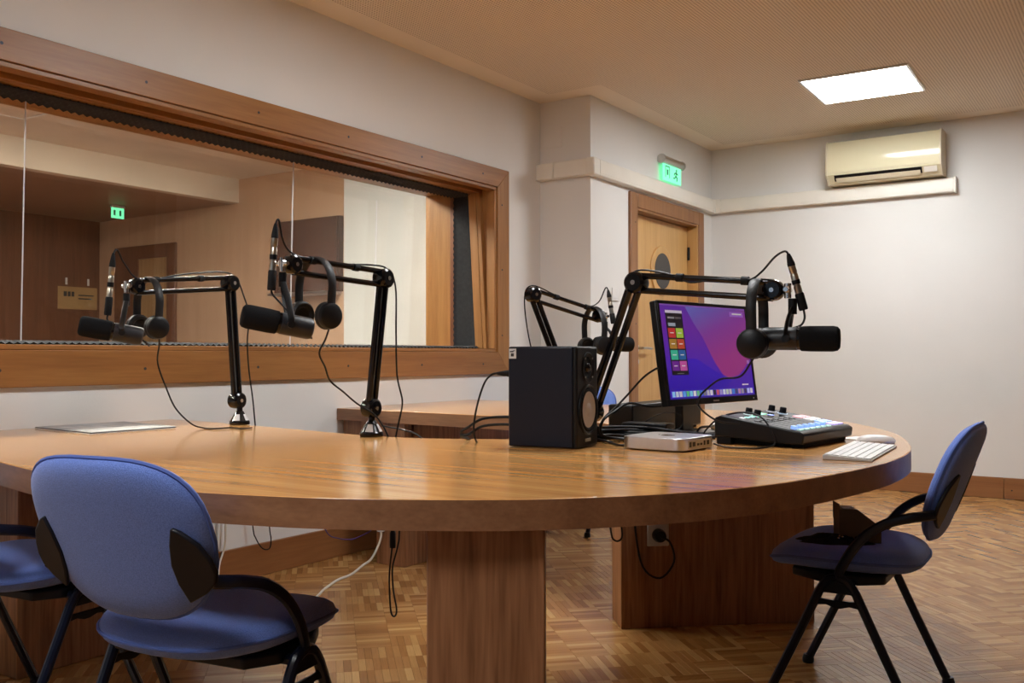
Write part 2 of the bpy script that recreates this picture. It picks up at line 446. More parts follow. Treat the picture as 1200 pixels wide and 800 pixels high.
for x0, x1, z0, z1 in [(-2.7, 0.6, 0.9, 0.95), (-2.7, 0.6, 2.15, 2.2), (-2.7, -2.65, 0.9, 2.2), (0.55, 0.6, 0.9, 2.2), (-1.08, -1.02, 0.9, 2.2)]:
    MB().box(x0, x1, YF - 0.13, YF - 0.07, z0, z1).build('window_frame', M['white'], w2)
for x0, x1 in ((-2.65, -1.08), (-1.02, 0.55)):
    MB().box(x0, x1, YF - 0.104, YF - 0.098, 0.95, 2.15).build('pane', M['glass'], w2)
struct('ceiling', MB().box(WX, XR + 0.2, YF - 0.25, YB + 0.2, ZC, ZC + 0.12), M['ceiling'], 'beige perforated acoustic ceiling with plain border', 'ceiling')

# ---- baseboards
HB = 0.144
struct('baseboard_left', MB().box(XL, XL + 0.018, YF, YC, 0, HB), M['base'], 'brown wooden baseboard under the studio window', 'baseboard', bevel=0.003)
bb = MB(); bb.box(XL, XD, YC - 0.018, YC, 0, HB); bb.box(XD, XD + 0.018, YC - 0.018, DY0 - 0.1, 0, HB); bb.box(XD, XD + 0.018, DY1 + 0.08, YB, 0, HB)
struct('baseboard_corner', bb, M['base'], 'brown wooden baseboard around the pier by the door', 'baseboard', bevel=0.003)
bb = setting('baseboard_back', 'brown wooden baseboard along the back wall', 'baseboard', (XD, YB, 0))
MB().box(XD, -0.85, YB - 0.018, YB, 0, HB).build('board', M['base_x'], bb, bevel=0.003)
MB().box(-0.848, XR, YB - 0.018, YB, 0, HB).build('board', M['base_x'], bb, bevel=0.003)
for x in (-0.8, 0.3): MB().cyl((x, YB - 0.019, 0.06), (x, YB - 0.0175, 0.06), 0.005).build('screw', M['ink'], bb)

# ---- studio window: mitred frame, tilted front panes, foam-lined cavity, rear panes
wn = setting('window_1', 'long wood-framed double studio window to the control room', 'window', (XL, (WY0 + WY1) / 2, WZ0))
PX0, PX1 = XL, XL + 0.022


def yz_prism(poly, x0, x1):
    mb = MB(); n = len(poly)
    mx = Matrix(((0, 0, 1), (1, 0, 0), (0, 1, 0))).to_4x4()   # (y,z,x) -> world
    return mb.prism(poly, x0, x1, mx)


yz_prism([(FY0, FZ1), (FY1, FZ1), (WY1, WZ1), (WY0, WZ1)], PX0, PX1).build('frame_top', M['frame'], wn, bevel=0.003)
yz_prism([(FY0, FZ0), (FY1, FZ0), (WY1, WZ0), (WY0, WZ0)], PX0, PX1).build('frame_bottom', M['frame'], wn, bevel=0.003)
yz_prism([(FY1 - 0.0005, FZ0 + 0.0005), (FY1 - 0.0005, FZ1 - 0.0005), (WY1, WZ1), (WY1, WZ0)], PX0, PX1).build('frame_side', M['frame_z'], wn, bevel=0.003)
yz_prism([(FY0, FZ0), (FY0, FZ1), (WY0, WZ1), (WY0, WZ0)], PX0, PX1).build('frame_side', M['frame_z'], wn, bevel=0.003)
# inner lip of the frame
LP = 0.02
for nm, a in (('lip', (WY0, WY1, WZ1 - LP, WZ1)), ('lip', (WY0, WY1, WZ0, WZ0 + LP)), ('lip', (WY1 - LP, WY1, WZ0 + LP, WZ1 - LP)), ('lip', (WY0, WY0 + LP, WZ0 + LP, WZ1 - LP))):
    y0, y1, z0, z1 = a
    MB().box(XL - 0.05, XL + 0.012, y0, y1, z0, z1).build(nm, M['frame'] if y1 - y0 > 1 else M['frame_z'], wn, bevel=0.003)
# tilted beads round the front of the cavity (top set deeper than the bottom)
GXb, GXt = XL - 0.070, XL - 0.128


def gx(z): return GXb + (GXt - GXb) * (z - WZ0) / (WZ1 - WZ0)


def slanted(y0, y1, z0, z1, d0, d1):
    """box between y0..y1, z0..z1 whose faces follow the tilt of the front glass, from d0 to d1 in depth"""
    return MB().add([(gx(z0) + d0, y0, z0), (gx(z0) + d1, y0, z0), (gx(z0) + d1, y1, z0), (gx(z0) + d0, y1, z0),
                     (gx(z1) + d0, y0, z1), (gx(z1) + d1, y0, z1), (gx(z1) + d1, y1, z1), (gx(z1) + d0, y1, z1)],
                    [(0, 3, 2, 1), (4, 5, 6, 7), (0, 1, 5, 4), (1, 2, 6, 5), (2, 3, 7, 6), (3, 0, 4, 7)])


for y0, y1, z0, z1, m in [(WY1 - 0.032, WY1, WZ0, WZ1, 'frame_z'), (WY0, WY0 + 0.032, WZ0, WZ1, 'frame_z'), (WY0, WY1, WZ1 - 0.028, WZ1, 'frame'), (WY0, WY1, WZ0, WZ0 + 0.016, 'frame')]:
    slanted(y0, y1, z0, z1, 0.004, 0.030).build('bead', M[m], wn, bevel=0.002)
    slanted(y0, y1, z0, z1, -0.056, 0.001).build('bead', M[m], wn, bevel=0.002)
# wood liner of the opening in front of the glass
MB().box(XL - 0.20, XL - 0.0, WY1 - 0.003, WY1 + 0.02, WZ0 - 0.01, WZ1).build('jamb', M['frame_z'], wn)
MB().box(XL - 0.20, XL - 0.0, WY0, WY1, WZ1 - 0.003, WZ1 + 0.02).build('head', M['frame'], wn)
MB().box(XL - 0.20, XL - 0.0, WY0, WY1, WZ0 - 0.02, WZ0 + 0.003).build('sill', M['frame'], wn)
# foam-lined cavity: egg-crate sheets on the jamb, the head and the sill
CX0, CX1 = XL - 0.30, XL - 0.115


def eggcrate(name, org, eu, ev, en, lu, lv, p=0.03, h=0.011):
    nu, nv = max(2, int(lu / p * 2)), max(2, int(lv / p * 2)); vs, fs = [], []
    for i in range(nu + 1):
        for j in range(nv + 1):
            d = (h if (i % 2 == 0) else -h * 0.2) * 0.5 + (h if (j % 2 == 0) else -h * 0.2) * 0.5
            vs.append(org + eu * (lu * i / nu) + ev * (lv * j / nv) + en * (d + 0.006))
    for i in range(nu):
        for j in range(nv):
            a = i * (nv + 1) + j; fs.append((a, a + 1, a + nv + 2, a + nv + 1))
    n0 = len(vs); vs += [org, org + eu * lu, org + eu * lu + ev * lv, org + ev * lv]; fs.append((n0, n0 + 1, n0 + 2, n0 + 3))
    return MB().add(vs, fs).build(name, M['foam'], wn, angle=180)


fw_ = CX1 - CX0
eggcrate('foam_sheet', V(CX0, WY1 - 0.006, WZ0), V(1, 0, 0), V(0, 0, 1), V(0, -1, 0), fw_ + 0.0, WZ1 - WZ0, 0.036, 0.019)
eggcrate('foam_sheet', V(CX0, WY0, WZ1 - 0.026), V(1, 0, 0), V(0, 1, 0), V(0, 0, -1), fw_ - 0.05, WY1 - WY0, 0.034, 0.016)
eggcrate('foam_sheet', V(CX0, WY0, WZ0 + 0.019), V(1, 0, 0), V(0, 1, 0), V(0, 0, 1), fw_ + 0.02, WY1 - WY0, 0.030, 0.013)
eggcrate('foam_sheet', V(CX0, WY0 + 0.004, WZ0), V(1, 0, 0), V(0, 0, 1), V(0, 1, 0), fw_, WZ1 - WZ0)
# rear frame, rear panes and control-room liner
for y0, y1, z0, z1 in [(WY1 - 0.022, WY1, WZ0, WZ1), (WY0, WY0 + 0.022, WZ0, WZ1)]:
    MB().box(CX0 - 0.03, CX0, y0, y1, z0, z1).build('rear_bead', M['redwood'], wn, bevel=0.002)
for z0, z1 in [(WZ1 - 0.022, WZ1), (WZ0, WZ0 + 0.014)]:
    MB().box(CX0 - 0.03, CX0, WY0 + 0.022, WY1 - 0.022, z0, z1).build('rear_bead', M['redwood'], wn, bevel=0.002)
PXb, PXt = CX0 - 0.030, CX0 - 0.004          # main panes lean into the room at the top


def pane(y0, y1, z0, z1, d0, d1, off=0.0):
    xa, xb = [PXb + off + (PXt - PXb) * (z - WZ0) / (WZ1 - WZ0) for z in (z0, z1)]
    return MB().add([(xa + d0, y0, z0), (xa + d1, y0, z0), (xa + d1, y1, z0), (xa + d0, y1, z0), (xb + d0, y0, z1), (xb + d1, y0, z1), (xb + d1, y1, z1), (xb + d0, y1, z1)],
                    [(0, 3, 2, 1), (4, 5, 6, 7), (0, 1, 5, 4), (1, 2, 6, 5), (2, 3, 7, 6), (3, 0, 4, 7)])


rs = [WY0 + 0.01, 2.001, 3.396, WY1 - 0.01]
for i in range(3):
    pane(rs[i] + 0.001, rs[i + 1] - 0.001, WZ0 + 0.004, WZ1 - 0.004, -0.006, 0.0).build('pane', M['glass'], wn)
for y in rs[1:3]: pane(y - 0.0011, y + 0.0011, WZ0 + 0.008, WZ1 - 0.008, -0.0065, 0.0006).build('pane_joint', M['glass_edge'], wn)
rr = [WY0 + 0.01, 2.6, 4.25, WY1 - 0.01]
for i in range(3):
    pane(rr[i] + 0.001, rr[i + 1] - 0.001, WZ0 + 0.004, WZ1 - 0.004, -0.006, 0.0, -0.20).build('rear_pane', M['glass'], wn)
pane(4.2488, 4.2512, WZ0 + 0.008, WZ1 - 0.10, -0.0065, 0.0006, -0.20).build('pane_joint', M['glass_edge'], wn)
MB().box(WX - 0.01, CX0 - 0.03, WY1 - 0.006, WY1 + 0.02, WZ0, WZ1).build('rear_jamb', M['frame_z'], wn)
MB().box(WX - 0.01, CX0 - 0.03, WY0, WY1, WZ1 - 0.006, WZ1 + 0.02).build('rear_head', M['frame'], wn)
MB().box(WX - 0.01, CX0 - 0.03, WY0, WY1, WZ0 - 0.02, WZ0 + 0.006).build('rear_sill', M['frame'], wn)
for i in range(7):
    for z in (2.073, 0.933): MB().cyl((PX1 - 0.001, 1.16 + 0.5733 * i, z), (PX1 + 0.0012, 1.16 + 0.5733 * i, z), 0.006, 10).build('screw', M['ink'], wn)
for z in (1.909, 1.51, 1.107): MB().cyl((PX1 - 0.001, 4.80, z), (PX1 + 0.0012, 4.80, z), 0.0055, 10).build('screw', M['ink'], wn)

# ---- oak door with oval porthole
dr = setting('door_1', 'pale oak door with small oval porthole and brown frame', 'door', (XD, (DY0 + DY1) / 2, 0))
FX = XD + 0.02
for y0, y1, z0, z1 in [(5.80, 5.905, 0, 2.105), (6.975, 7.075, 0, 2.105), (5.905, 6.975, 2.005, 2.105)]:
    MB().box(XD - 0.002, FX, y0, y1, z0, z1).build('frame_board', M['doorframe'], dr, bevel=0.004)
MB().box(XD - 0.16, XD + 0.01, 5.895, 5.925, 0, 2.02).build('jamb', M['doorframe'], dr)
MB().box(XD - 0.16, XD + 0.01, 6.955, 6.985, 0, 2.02).build('jamb', M['door'], dr)
MB().box(XD - 0.16, XD + 0.01, 5.925, 6.955, 1.99, 2.02).build('head', M['doorframe'], dr)
LX = XD - 0.07                                        # face of the leaf
MB().box(LX - 0.05, LX, 5.93, 6.95, 0.005, 1.985).build('leaf', M['door'], dr, bevel=0.002)
oc = (6.47, 1.61)


def ell(ry, rz, n=40): return [(oc[0] + ry * math.cos(2 * PI * i / n), oc[1] + rz * math.sin(2 * PI * i / n)) for i in range(n)]


yz_prism(ell(0.19, 0.185), LX - 0.002, LX + 0.012).build('porthole_ring', M['door'], dr, bevel=0.006)
yz_prism(ell(0.135, 0.132), LX, LX + 0.0145).build('porthole_glass', M['porthole'], dr)
hd = MB(); hd.cyl((LX, 6.06, 1.035), (LX + 0.05, 6.06, 1.035), 0.010); hd.tube([(LX + 0.05, 6.055, 1.035), (LX + 0.052, 6.12, 1.036), (LX + 0.05, 6.20, 1.032)], 0.009, 10)
hd = hd.build('handle', M['steel'], dr)
MB().cyl((LX, 6.06, 1.035), (LX + 0.008, 6.06, 1.035), 0.026, 20).build('rose', M['steel'], hd)
MB().cyl((LX, 6.06, 0.94), (LX + 0.009, 6.06, 0.94), 0.021, 20).build('lock', M['steel'], dr)
for z in (0.25, 1.05, 1.78): MB().cyl((LX + 0.012, 6.948, z - 0.05), (LX + 0.012, 6.948, z + 0.05), 0.010, 12).build('hinge', M['black'], dr)
for z in (1.9, 1.2, 0.5): MB().cyl((FX - 0.001, 5.87, z), (FX + 0.001, 5.87, z), 0.005, 8).build('screw', M['ink'], dr)

# ---- cable trunking round the corner
tr = setting('trim_1', 'cream plastic cable trunking running above the door and round the corner', 'trunking', (XD, YB, 2.12))
Z0, Z1, TD = 2.126, 2.232, 0.055


def trunk(x0, x1, y0, y1, n='trunking_length'):
    o = MB().box(x0, x1, y0, y1, Z0, Z1).build(n, M['trunk'], tr, bevel=0.008, seg=3)
    return o


trunk(XL + 0.0, XL + 0.13, YC - TD, YC + 0.001); trunk(XL + 0.132, XD + 0.02, YC - TD, YC + 0.001)
MB().box(XD - 0.004, XD + TD + 0.004, YC - TD - 0.004, YC + 0.03, Z0 - 0.004, Z1 + 0.004).build('corner_cover', M['trunk'], tr, bevel=0.014, seg=3)
trunk(XD - 0.001, XD + TD, YC + 0.03, YB - 0.10); trunk(XD + 0.10, -1.14, YB - TD, YB + 0.001)
MB().box(XD - 0.001, XD + 0.10, YB - TD - 0.003, YB, Z0 - 0.003, Z1 + 0.003).box(XD - 0.001, XD + TD + 0.003, YB - 0.10, YB - 0.05, Z0 - 0.003, Z1 + 0.003).build('corner_cover', M['trunk'], tr, bevel=0.006)
MB().box(-1.14, -1.125, YB - TD - 0.003, YB, Z0 - 0.003, Z1 + 0.003).build('end_cap', M['trunk'], tr, bevel=0.004)
for y0, y1 in ((YC + 0.03, YB - 0.1),):
    MB().box(XD + TD - 0.001, XD + TD + 0.002, y0, y1, Z0 + 0.018, Z1 - 0.018).build('lid', M['trunk'], tr, bevel=0.001)
MB().box(XD + 0.1, -1.14, YB - TD - 0.002, YB - TD + 0.001, Z0 + 0.018, Z1 - 0.018).build('lid', M['trunk'], tr, bevel=0.001)

# ================================================================== the control room behind the glass
BXF, BYW, BXB, BZ = -9.2, 5.86, -7.0, 2.40
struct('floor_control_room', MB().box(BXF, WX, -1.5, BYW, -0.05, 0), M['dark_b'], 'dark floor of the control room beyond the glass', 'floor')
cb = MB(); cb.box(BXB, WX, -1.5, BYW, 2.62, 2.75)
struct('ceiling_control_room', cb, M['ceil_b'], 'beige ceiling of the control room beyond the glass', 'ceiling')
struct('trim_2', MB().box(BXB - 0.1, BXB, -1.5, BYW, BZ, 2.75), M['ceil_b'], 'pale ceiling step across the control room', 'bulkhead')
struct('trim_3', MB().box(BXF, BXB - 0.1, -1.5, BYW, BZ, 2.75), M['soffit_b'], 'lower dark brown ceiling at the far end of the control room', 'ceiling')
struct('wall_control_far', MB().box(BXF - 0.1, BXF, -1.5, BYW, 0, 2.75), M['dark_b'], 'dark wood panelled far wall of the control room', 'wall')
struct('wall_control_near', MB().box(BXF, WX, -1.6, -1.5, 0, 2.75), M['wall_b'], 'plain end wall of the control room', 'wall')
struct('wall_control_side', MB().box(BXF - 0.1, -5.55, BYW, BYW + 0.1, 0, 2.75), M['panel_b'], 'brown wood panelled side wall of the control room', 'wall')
struct('wall_control_white', MB().box(-5.55, WX, BYW - 0.12, BYW + 0.1, 0, 2.75), M['wall_b'], 'white pier of the control room seen through the glass', 'wall')
d2 = setting('door_2', 'brown framed door with pale leaf in the control room', 'door', (-8.4, BYW, 0))
for x0, x1, z0, z1 in [(-8.89, -8.50, 0, 2.1), (-8.03, -7.9, 0, 2.1), (-8.50, -8.03, 1.965, 2.1)]:
    MB().box(x0, x1, BYW - 0.03, BYW, z0, z1).build('frame_board', M['dark_b'], d2, bevel=0.004)
MB().box(-8.50, -8.03, BYW - 0.012, BYW, 0, 1.965).build('leaf', M['leaf_b'], d2)
k = thing('dark_door_top', 'upper part of dark wooden door on control room wall beside the white pier', 'cabinet', (-6.06, BYW, 1.53))  # dark door cut short where a glass reflection lightens its lower part
MB().box(-6.45, -5.67, BYW - 0.06, BYW - 0.001, 1.53, 2.17).build('body', M['door_b'], k, bevel=0.004)
MB().box(-6.44, -5.68, BYW - 0.075, BYW - 0.06, 1.54, 2.16).build('door', M['door_b'], k, bevel=0.003)
tag(MB().box(-6.40, -5.70, BYW - 0.19, BYW - 0.121 + 0.12, 1.505, 1.53).build('reflection_line', M['steel'], bevel=0.003), 'reflected bright line below the dark door, built as a thin strip', 'reflection strip')  # bright reflection in the glass modelled as a steel strip
k = thing('exit_sign', 'green lit exit sign hanging in the control room above the brown door', 'sign', (-8.02, 5.29, 2.4))
MB().box(-8.035, -8.005, 5.22, 5.36, 2.372, 2.399).build('housing', M['alu'], k, bevel=0.004)
MB().box(-8.024, -8.016, 5.225, 5.355, 2.275, 2.372).build('luminous_plate', M['green'], k)
for y in (5.245, 5.305): MB().box(-8.016, -8.0145, y, y + 0.02, 2.30, 2.35).build('pictogram', M['greenink'], k)
k = thing('notice', 'small brown paper notice on the dark control room wall', 'notice', (BXF, 5.63, 1.58))
MB().box(BXF + 0.0005, BXF + 0.006, 5.40, 5.83, 1.47, 1.70).build('sheet', M['notice'], k)
for y, z, l, h in ((5.46, 1.60, 0.035, 0.05), (5.505, 1.60, 0.03, 0.05), (5.545, 1.60, 0.03, 0.05), (5.62, 1.61, 0.17, 0.012), (5.62, 1.575, 0.15, 0.012)):
    MB().box(BXF + 0.006, BXF + 0.0072, y, y + l, z, z + h).build('print_mark', M['ink'], k)
for y in (5.48, 5.72): tag(MB().box(BXF + 0.0005, BXF + 0.01, y, y + 0.02, 1.72, 1.79).build('paper_strip', M['sticker'], bevel=0.002), 'narrow pale strip stuck above the brown notice behind the glass', 'strip', 'paper strips above the notice')
for ly, lab in ((3.9, 'added hidden light panel of the control room nearest the white pier'), (1.9, 'added hidden light panel in the middle of the control room'), (-0.1, 'added hidden light panel at the near end of the control room')):
    k = thing('ceiling_light', lab, 'ceiling light', (-4.9, ly, 2.62), 0, 'added control room fill panels')  # unseen lamps added to brighten the control room
    MB().box(-5.22, -4.58, ly - 0.32, ly + 0.32, 2.606, 2.6195).build('frame', M['white'], k)
    MB().box(-5.20, -4.60, ly - 0.30, ly + 0.30, 2.600, 2.606).build('diffuser', M['fill_light_b'], k)
k = thing('ceiling_hatch', 'unlit square panel in the control room ceiling', 'ceiling panel', (-6.1, 3.2, 2.62))
MB().box(-6.4, -5.8, 2.9, 3.5, 2.612, 2.6195).build('panel', M['ceil_b'], k, bevel=0.002)
MB().box(-6.42, -5.78, 2.88, 2.9, 2.608, 2.6195).box(-6.42, -5.78, 3.5, 3.52, 2.608, 2.6195).box(-6.42, -6.4, 2.9, 3.5, 2.608, 2.6195).box(-5.8, -5.78, 2.9, 3.5, 2.608, 2.6195).build('frame', M['white'], k)

# ================================================================== ceiling lights, air conditioner, exit sign
def light_panel(cx, cy, label, rot=0.0):
    k = thing('ceiling_light', label, 'ceiling light', (cx, cy, ZC), rot, 'square ceiling light panels')
    mx = k.matrix_world
    f = MB()
    for a in ((-0.31, 0.31, -0.31, -0.295), (-0.31, 0.31, 0.295, 0.31), (-0.31, -0.295, -0.295, 0.295), (0.295, 0.31, -0.295, 0.295)):
        f.box(*a, -0.012, -0.0005, mx)
    f.build('frame', M['alu'], k)
    MB().box(-0.295, 0.295, -0.295, 0.295, -0.010, -0.001, mx).build('diffuser', M['panel_light'], k)


light_panel(-1.455, 6.015, 'bright square light panel in the ceiling before the air conditioner', 0.03)
light_panel(-1.455, 3.0, 'square light panel in the ceiling over the round end of the table')
light_panel(-1.455, 0.0, 'square light panel in the ceiling above the camera')

k = thing('air_conditioner', 'cream wall air conditioner above the trunking', 'air conditioner', (-1.6, YB, 2.24))
AX0, AX1 = -1.985, -1.195
prof = [(0.0, 2.242), (0.0, 2.545), (0.02, 2.555), (0.15, 2.555), (0.168, 2.548), (0.188, 2.50), (0.197, 2.43), (0.198, 2.36), (0.192, 2.305), (0.165, 2.285), (0.135, 2.246), (0.12, 2.242)]
mxa = Matrix(((0, 0, 1), (-1, 0, 0), (0, 1, 0))).to_4x4()


def ac_poly(poly, x0, x1, name, m, bevel=0.0, par=None):
    return MB().prism(poly, x0, x1, Matrix.Translation((0, YB, 0)) @ mxa).build(name, m, par or k, bevel=bevel, angle=25)


ac_poly(prof, AX0 + 0.012, AX1 - 0.012, 'body', M['ac'])
sp_ = [(0.0, 2.238), (0.0, 2.55), (0.02, 2.56), (0.15, 2.56), (0.172, 2.552), (0.192, 2.502), (0.201, 2.43), (0.202, 2.36), (0.196, 2.30), (0.168, 2.28), (0.138, 2.241), (0.12, 2.238)]
ac_poly(sp_, AX0, AX0 + 0.0125, 'end_cap', M['ac2'], 0.002); ac_poly(sp_, AX1 - 0.0125, AX1, 'end_cap', M['ac2'], 0.002)
ac_poly([(0.150, 2.262), (0.1815, 2.302), (0.1925, 2.300), (0.165, 2.262)], AX0 + 0.06, AX1 - 0.13, 'air_slot', M['black'])
ac_poly([(0.150, 2.252), (0.172, 2.283), (0.180, 2.281), (0.158, 2.250)], AX0 + 0.07, AX1 - 0.14, 'louvre', M['ac2'], 0.001)
ac_poly([(0.197, 2.318), (0.1955, 2.322), (0.199, 2.3225), (0.2, 2.3185)], AX0 + 0.02, AX1 - 0.02, 'panel_seam', M['ac2'])
ac_poly([(0.166, 2.262), (0.187, 2.298), (0.1915, 2.298), (0.170, 2.262)], AX1 - 0.115, AX1 - 0.03, 'display', M['trunk'], 0.001)

k = thing('exit_sign', 'green lit exit sign on the wall above the oak door', 'sign', (XD, 6.45, 2.42))
MB().cyl((XD + 0.03, 6.275, 2.405), (XD + 0.03, 6.62, 2.405), 0.030, 20).build('housing', M['steel'], k)
for y in (6.262, 6.612): MB().cyl((XD + 0.03, y, 2.405), (XD + 0.03, y + 0.018, 2.405), 0.034, 20).build('end_cap', M['steel'], k)
MB().box(XD + 0.026, XD + 0.034, 6.29, 6.605, 2.255, 2.385).build('luminous_plate', M['green'], k, bevel=0.002)
xs = XD + 0.034
pm = MB()   # doorway with an arrow
pm.box(xs, xs + 0.0012, 6.325, 6.333, 2.28, 2.365).box(xs, xs + 0.0012, 6.325, 6.40, 2.357, 2.365).box(xs, xs + 0.0012, 6.392, 6.40, 2.28, 2.365)
pm.box(xs, xs + 0.0012, 6.35, 6.375, 2.30, 2.34)
pm.build('doorway_pictogram', M['greenink'], k)
pm = MB()   # running figure
pm.cyl((xs, 6.52, 2.353), (xs + 0.0012, 6.52, 2.353), 0.010, 12)
for a, b in (((6.515, 2.342), (6.505, 2.312)), ((6.505, 2.312), (6.53, 2.298)), ((6.53, 2.298), (6.522, 2.275)), ((6.505, 2.312), (6.485, 2.292)), ((6.485, 2.292), (6.465, 2.292)), ((6.512, 2.336), (6.54, 2.325)), ((6.512, 2.336), (6.485, 2.33)), ((6.485, 2.33), (6.478, 2.315))):
    pm.tube([(xs, *a), (xs, *b)], 0.005, 6)
pm.build('running_figure_pictogram', M['greenink'], k)

k = thing('light_switch', 'small white light switch on the wall left of the oak door', 'switch', (XD, 5.595, 1.387))
MB().box(XD + 0.0005, XD + 0.010, 5.553, 5.637, 1.345, 1.43).build('plate', M['white'], k, bevel=0.003)
MB().box(XD + 0.010, XD + 0.013, 5.57, 5.62, 1.362, 1.413).build('rocker', M['white'], k, bevel=0.002)
k = tag(MB().box(-3.315, -3.16, YC - 0.006, YC - 0.0005, 2.337, 2.48).build('cover_plate', M['wall'], bevel=0.002), 'blank cover plate painted white high on the pier', 'cover plate')

# ================================================================== table
tb = thing('conference_table', 'large varnished U-shaped wooden table with thick edge', 'table', (-1.9, 2.8, 0))
outer = [(-3.328, 1.50), (-2.80, 1.335), (-2.326, 1.221), (-2.037, 1.167), (-1.75, 1.145), (-1.531, 1.152), (-1.37, 1.188), (-1.209, 1.248), (-1.005, 1.364), (-0.87, 1.475), (-0.746, 1.625),
         (-0.651, 1.797), (-0.594, 1.978), (-0.544, 2.238), (-0.526, 2.45), (-0.540, 2.706), (-0.606, 2.996), (-0.71, 3.302), (-0.877, 3.608), (-1.039, 3.82), (-1.25, 4.01), (-1.556, 4.19), (-2.0, 4.35), (-2.6, 4.46), (-3.328, 4.50)]
inner = [(-3.328, 3.395), (-2.75, 3.345), (-2.265, 3.306), (-1.92, 3.26), (-1.68, 3.15), (-1.53, 2.98), (-1.48, 2.80), (-1.51, 2.63), (-1.58, 2.49), (-1.651, 2.41), (-1.754, 2.355), (-1.87, 2.305), (-1.987, 2.281),
         (-2.116, 2.280), (-2.234, 2.297), (-2.742, 2.377), (-3.052, 2.42), (-3.328, 2.44)]
so = spline([V(x, y, 0) for x, y in outer], 5); si = spline([V(x, y, 0) for x, y in inner], 5)
poly = [(p.x, p.y) for p in so + si]
top = MB().prism(poly, ZT - TT, ZT).build('tabletop', M['table'], tb, bevel=0.0015)


def band(path, off, name):
    mb = MB(); n = len(path); vs, fs = [], []
    for i, p in enumerate(path):
        t = (path[min(i + 1, n - 1)] - path[max(i - 1, 0)]).normalized(); nn = V(t.y, -t.x, 0)
        for q in (p - nn * 0.004, p + nn * off):
            for z in (ZT - TT - 0.001, ZT - 0.0012): vs.append((q.x, q.y, z))
    for i in range(n - 1):
        a, b = 4 * i, 4 * i + 4
        fs += [(a + 2, b + 2, b + 3, a + 3), (a, a + 1, b + 1, b), (a + 1, a + 3, b + 3, b + 1), (a, b, b + 2, a + 2)]
    fs += [(0, 2, 3, 1), (4 * n - 4, 4 * n - 3, 4 * n - 1, 4 * n - 2)]
    return mb.add(vs, fs).build(name, M['edge'], top)


band(so, 0.0012, 'outer_edge_band'); band(si, 0.0012, 'inner_edge_band')


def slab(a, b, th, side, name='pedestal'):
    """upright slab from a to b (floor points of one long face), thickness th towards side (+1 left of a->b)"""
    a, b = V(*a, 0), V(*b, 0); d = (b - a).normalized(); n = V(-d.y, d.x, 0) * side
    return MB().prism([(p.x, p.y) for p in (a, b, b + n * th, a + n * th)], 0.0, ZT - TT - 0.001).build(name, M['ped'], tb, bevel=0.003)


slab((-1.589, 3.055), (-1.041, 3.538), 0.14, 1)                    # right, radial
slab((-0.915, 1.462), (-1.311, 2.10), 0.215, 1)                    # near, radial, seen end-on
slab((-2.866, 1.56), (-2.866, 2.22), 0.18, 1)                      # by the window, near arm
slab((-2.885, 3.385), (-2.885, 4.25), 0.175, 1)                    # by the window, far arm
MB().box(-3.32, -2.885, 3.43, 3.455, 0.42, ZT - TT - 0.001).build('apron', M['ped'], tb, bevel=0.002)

k = thing('power_socket', 'white wall socket on the dark right table pedestal', 'socket', (-1.52, 3.1, 0.33))
pd = V(0.5475, 0.483, 0).normalized(); pn = V(pd.y, -pd.x, 0); ps = V(-1.589, 3.055, 0)
mxs = Matrix.Translation(ps + pd * 0.135 + V(0, 0, 0.335)) @ Matrix((pd, V(0, 0, 1), pn)).transposed().to_4x4()
MB().box(-0.04, 0.04, -0.04, 0.04, 0.0005, 0.010, mxs).build('plate', M['gcable'], k, bevel=0.003)
MB().lathe([(0.024, 0.010), (0.024, 0.03), (0.020, 0.045)], mxs, 18).build('plug', M['black'], k)
cb_ = [mxs @ V(*p) for p in ((0.0, 0.0, 0.045), (0.03, -0.02, 0.06), (0.045, -0.09, 0.05), (0.0, -0.15, 0.03), (-0.06, -0.11, 0.02), (-0.085, 0.02, 0.012), (-0.09, 0.20, 0.012), (-0.09, 0.33, 0.01))]
tag(MB().tube(cb_, 0.004, 8, 5).build('power_cable', M['cable']), 'black mains cable looping below the socket on the table pedestal', 'cable')

# ================================================================== chairs
def pad(hw, hh, nexp, place, thick, rings=7, n=44, taper=0.0, back_flat=0.5):
    """soft superellipse cushion; place(u, v, d) -> point, d along the pad normal"""
    mb = MB(); vs, fs = [], []

    def edge(a):
        c, s = math.cos(a), math.sin(a)
        u = hw * math.copysign(abs(c) ** (2 / nexp), c); v = hh * math.copysign(abs(s) ** (2 / nexp), s)
        if v < 0: u *= 1 - taper * (-v / hh) ** 1.5
        return u, v
    for side in (1, -1):
        o = len(vs); vs.append(place(0, 0, side * thick * (1 if side > 0 else back_flat)))
        for r in range(1, rings + 1):
            q = 1 - (1 - r / rings) ** 1.8
            prof = (1 - q ** 9) ** 0.5 if r < rings else 0.0
            for i in range(n):
                u, v = edge(2 * PI * i / n)
                vs.append(place(u * q, v * q, side * thick * (1 if side > 0 else back_flat) * prof))
        for i in range(n):
            j = (i + 1) % n
            fs.append((o, o + 1 + i, o + 1 + j) if side > 0 else (o, o + 1 + j, o + 1 + i))
            for r in range(rings - 1):
                a, b = o + 1 + r * n, o + 1 + (r + 1) * n
                fs.append((a + i, b + i, b + j, a + j) if side > 0 else (a + j, b + j, b + i, a + i))
    mb.add(vs, fs)
    rim = [place(*edge(2 * PI * i / n), 0) for i in range(n)]
    return mb, rim


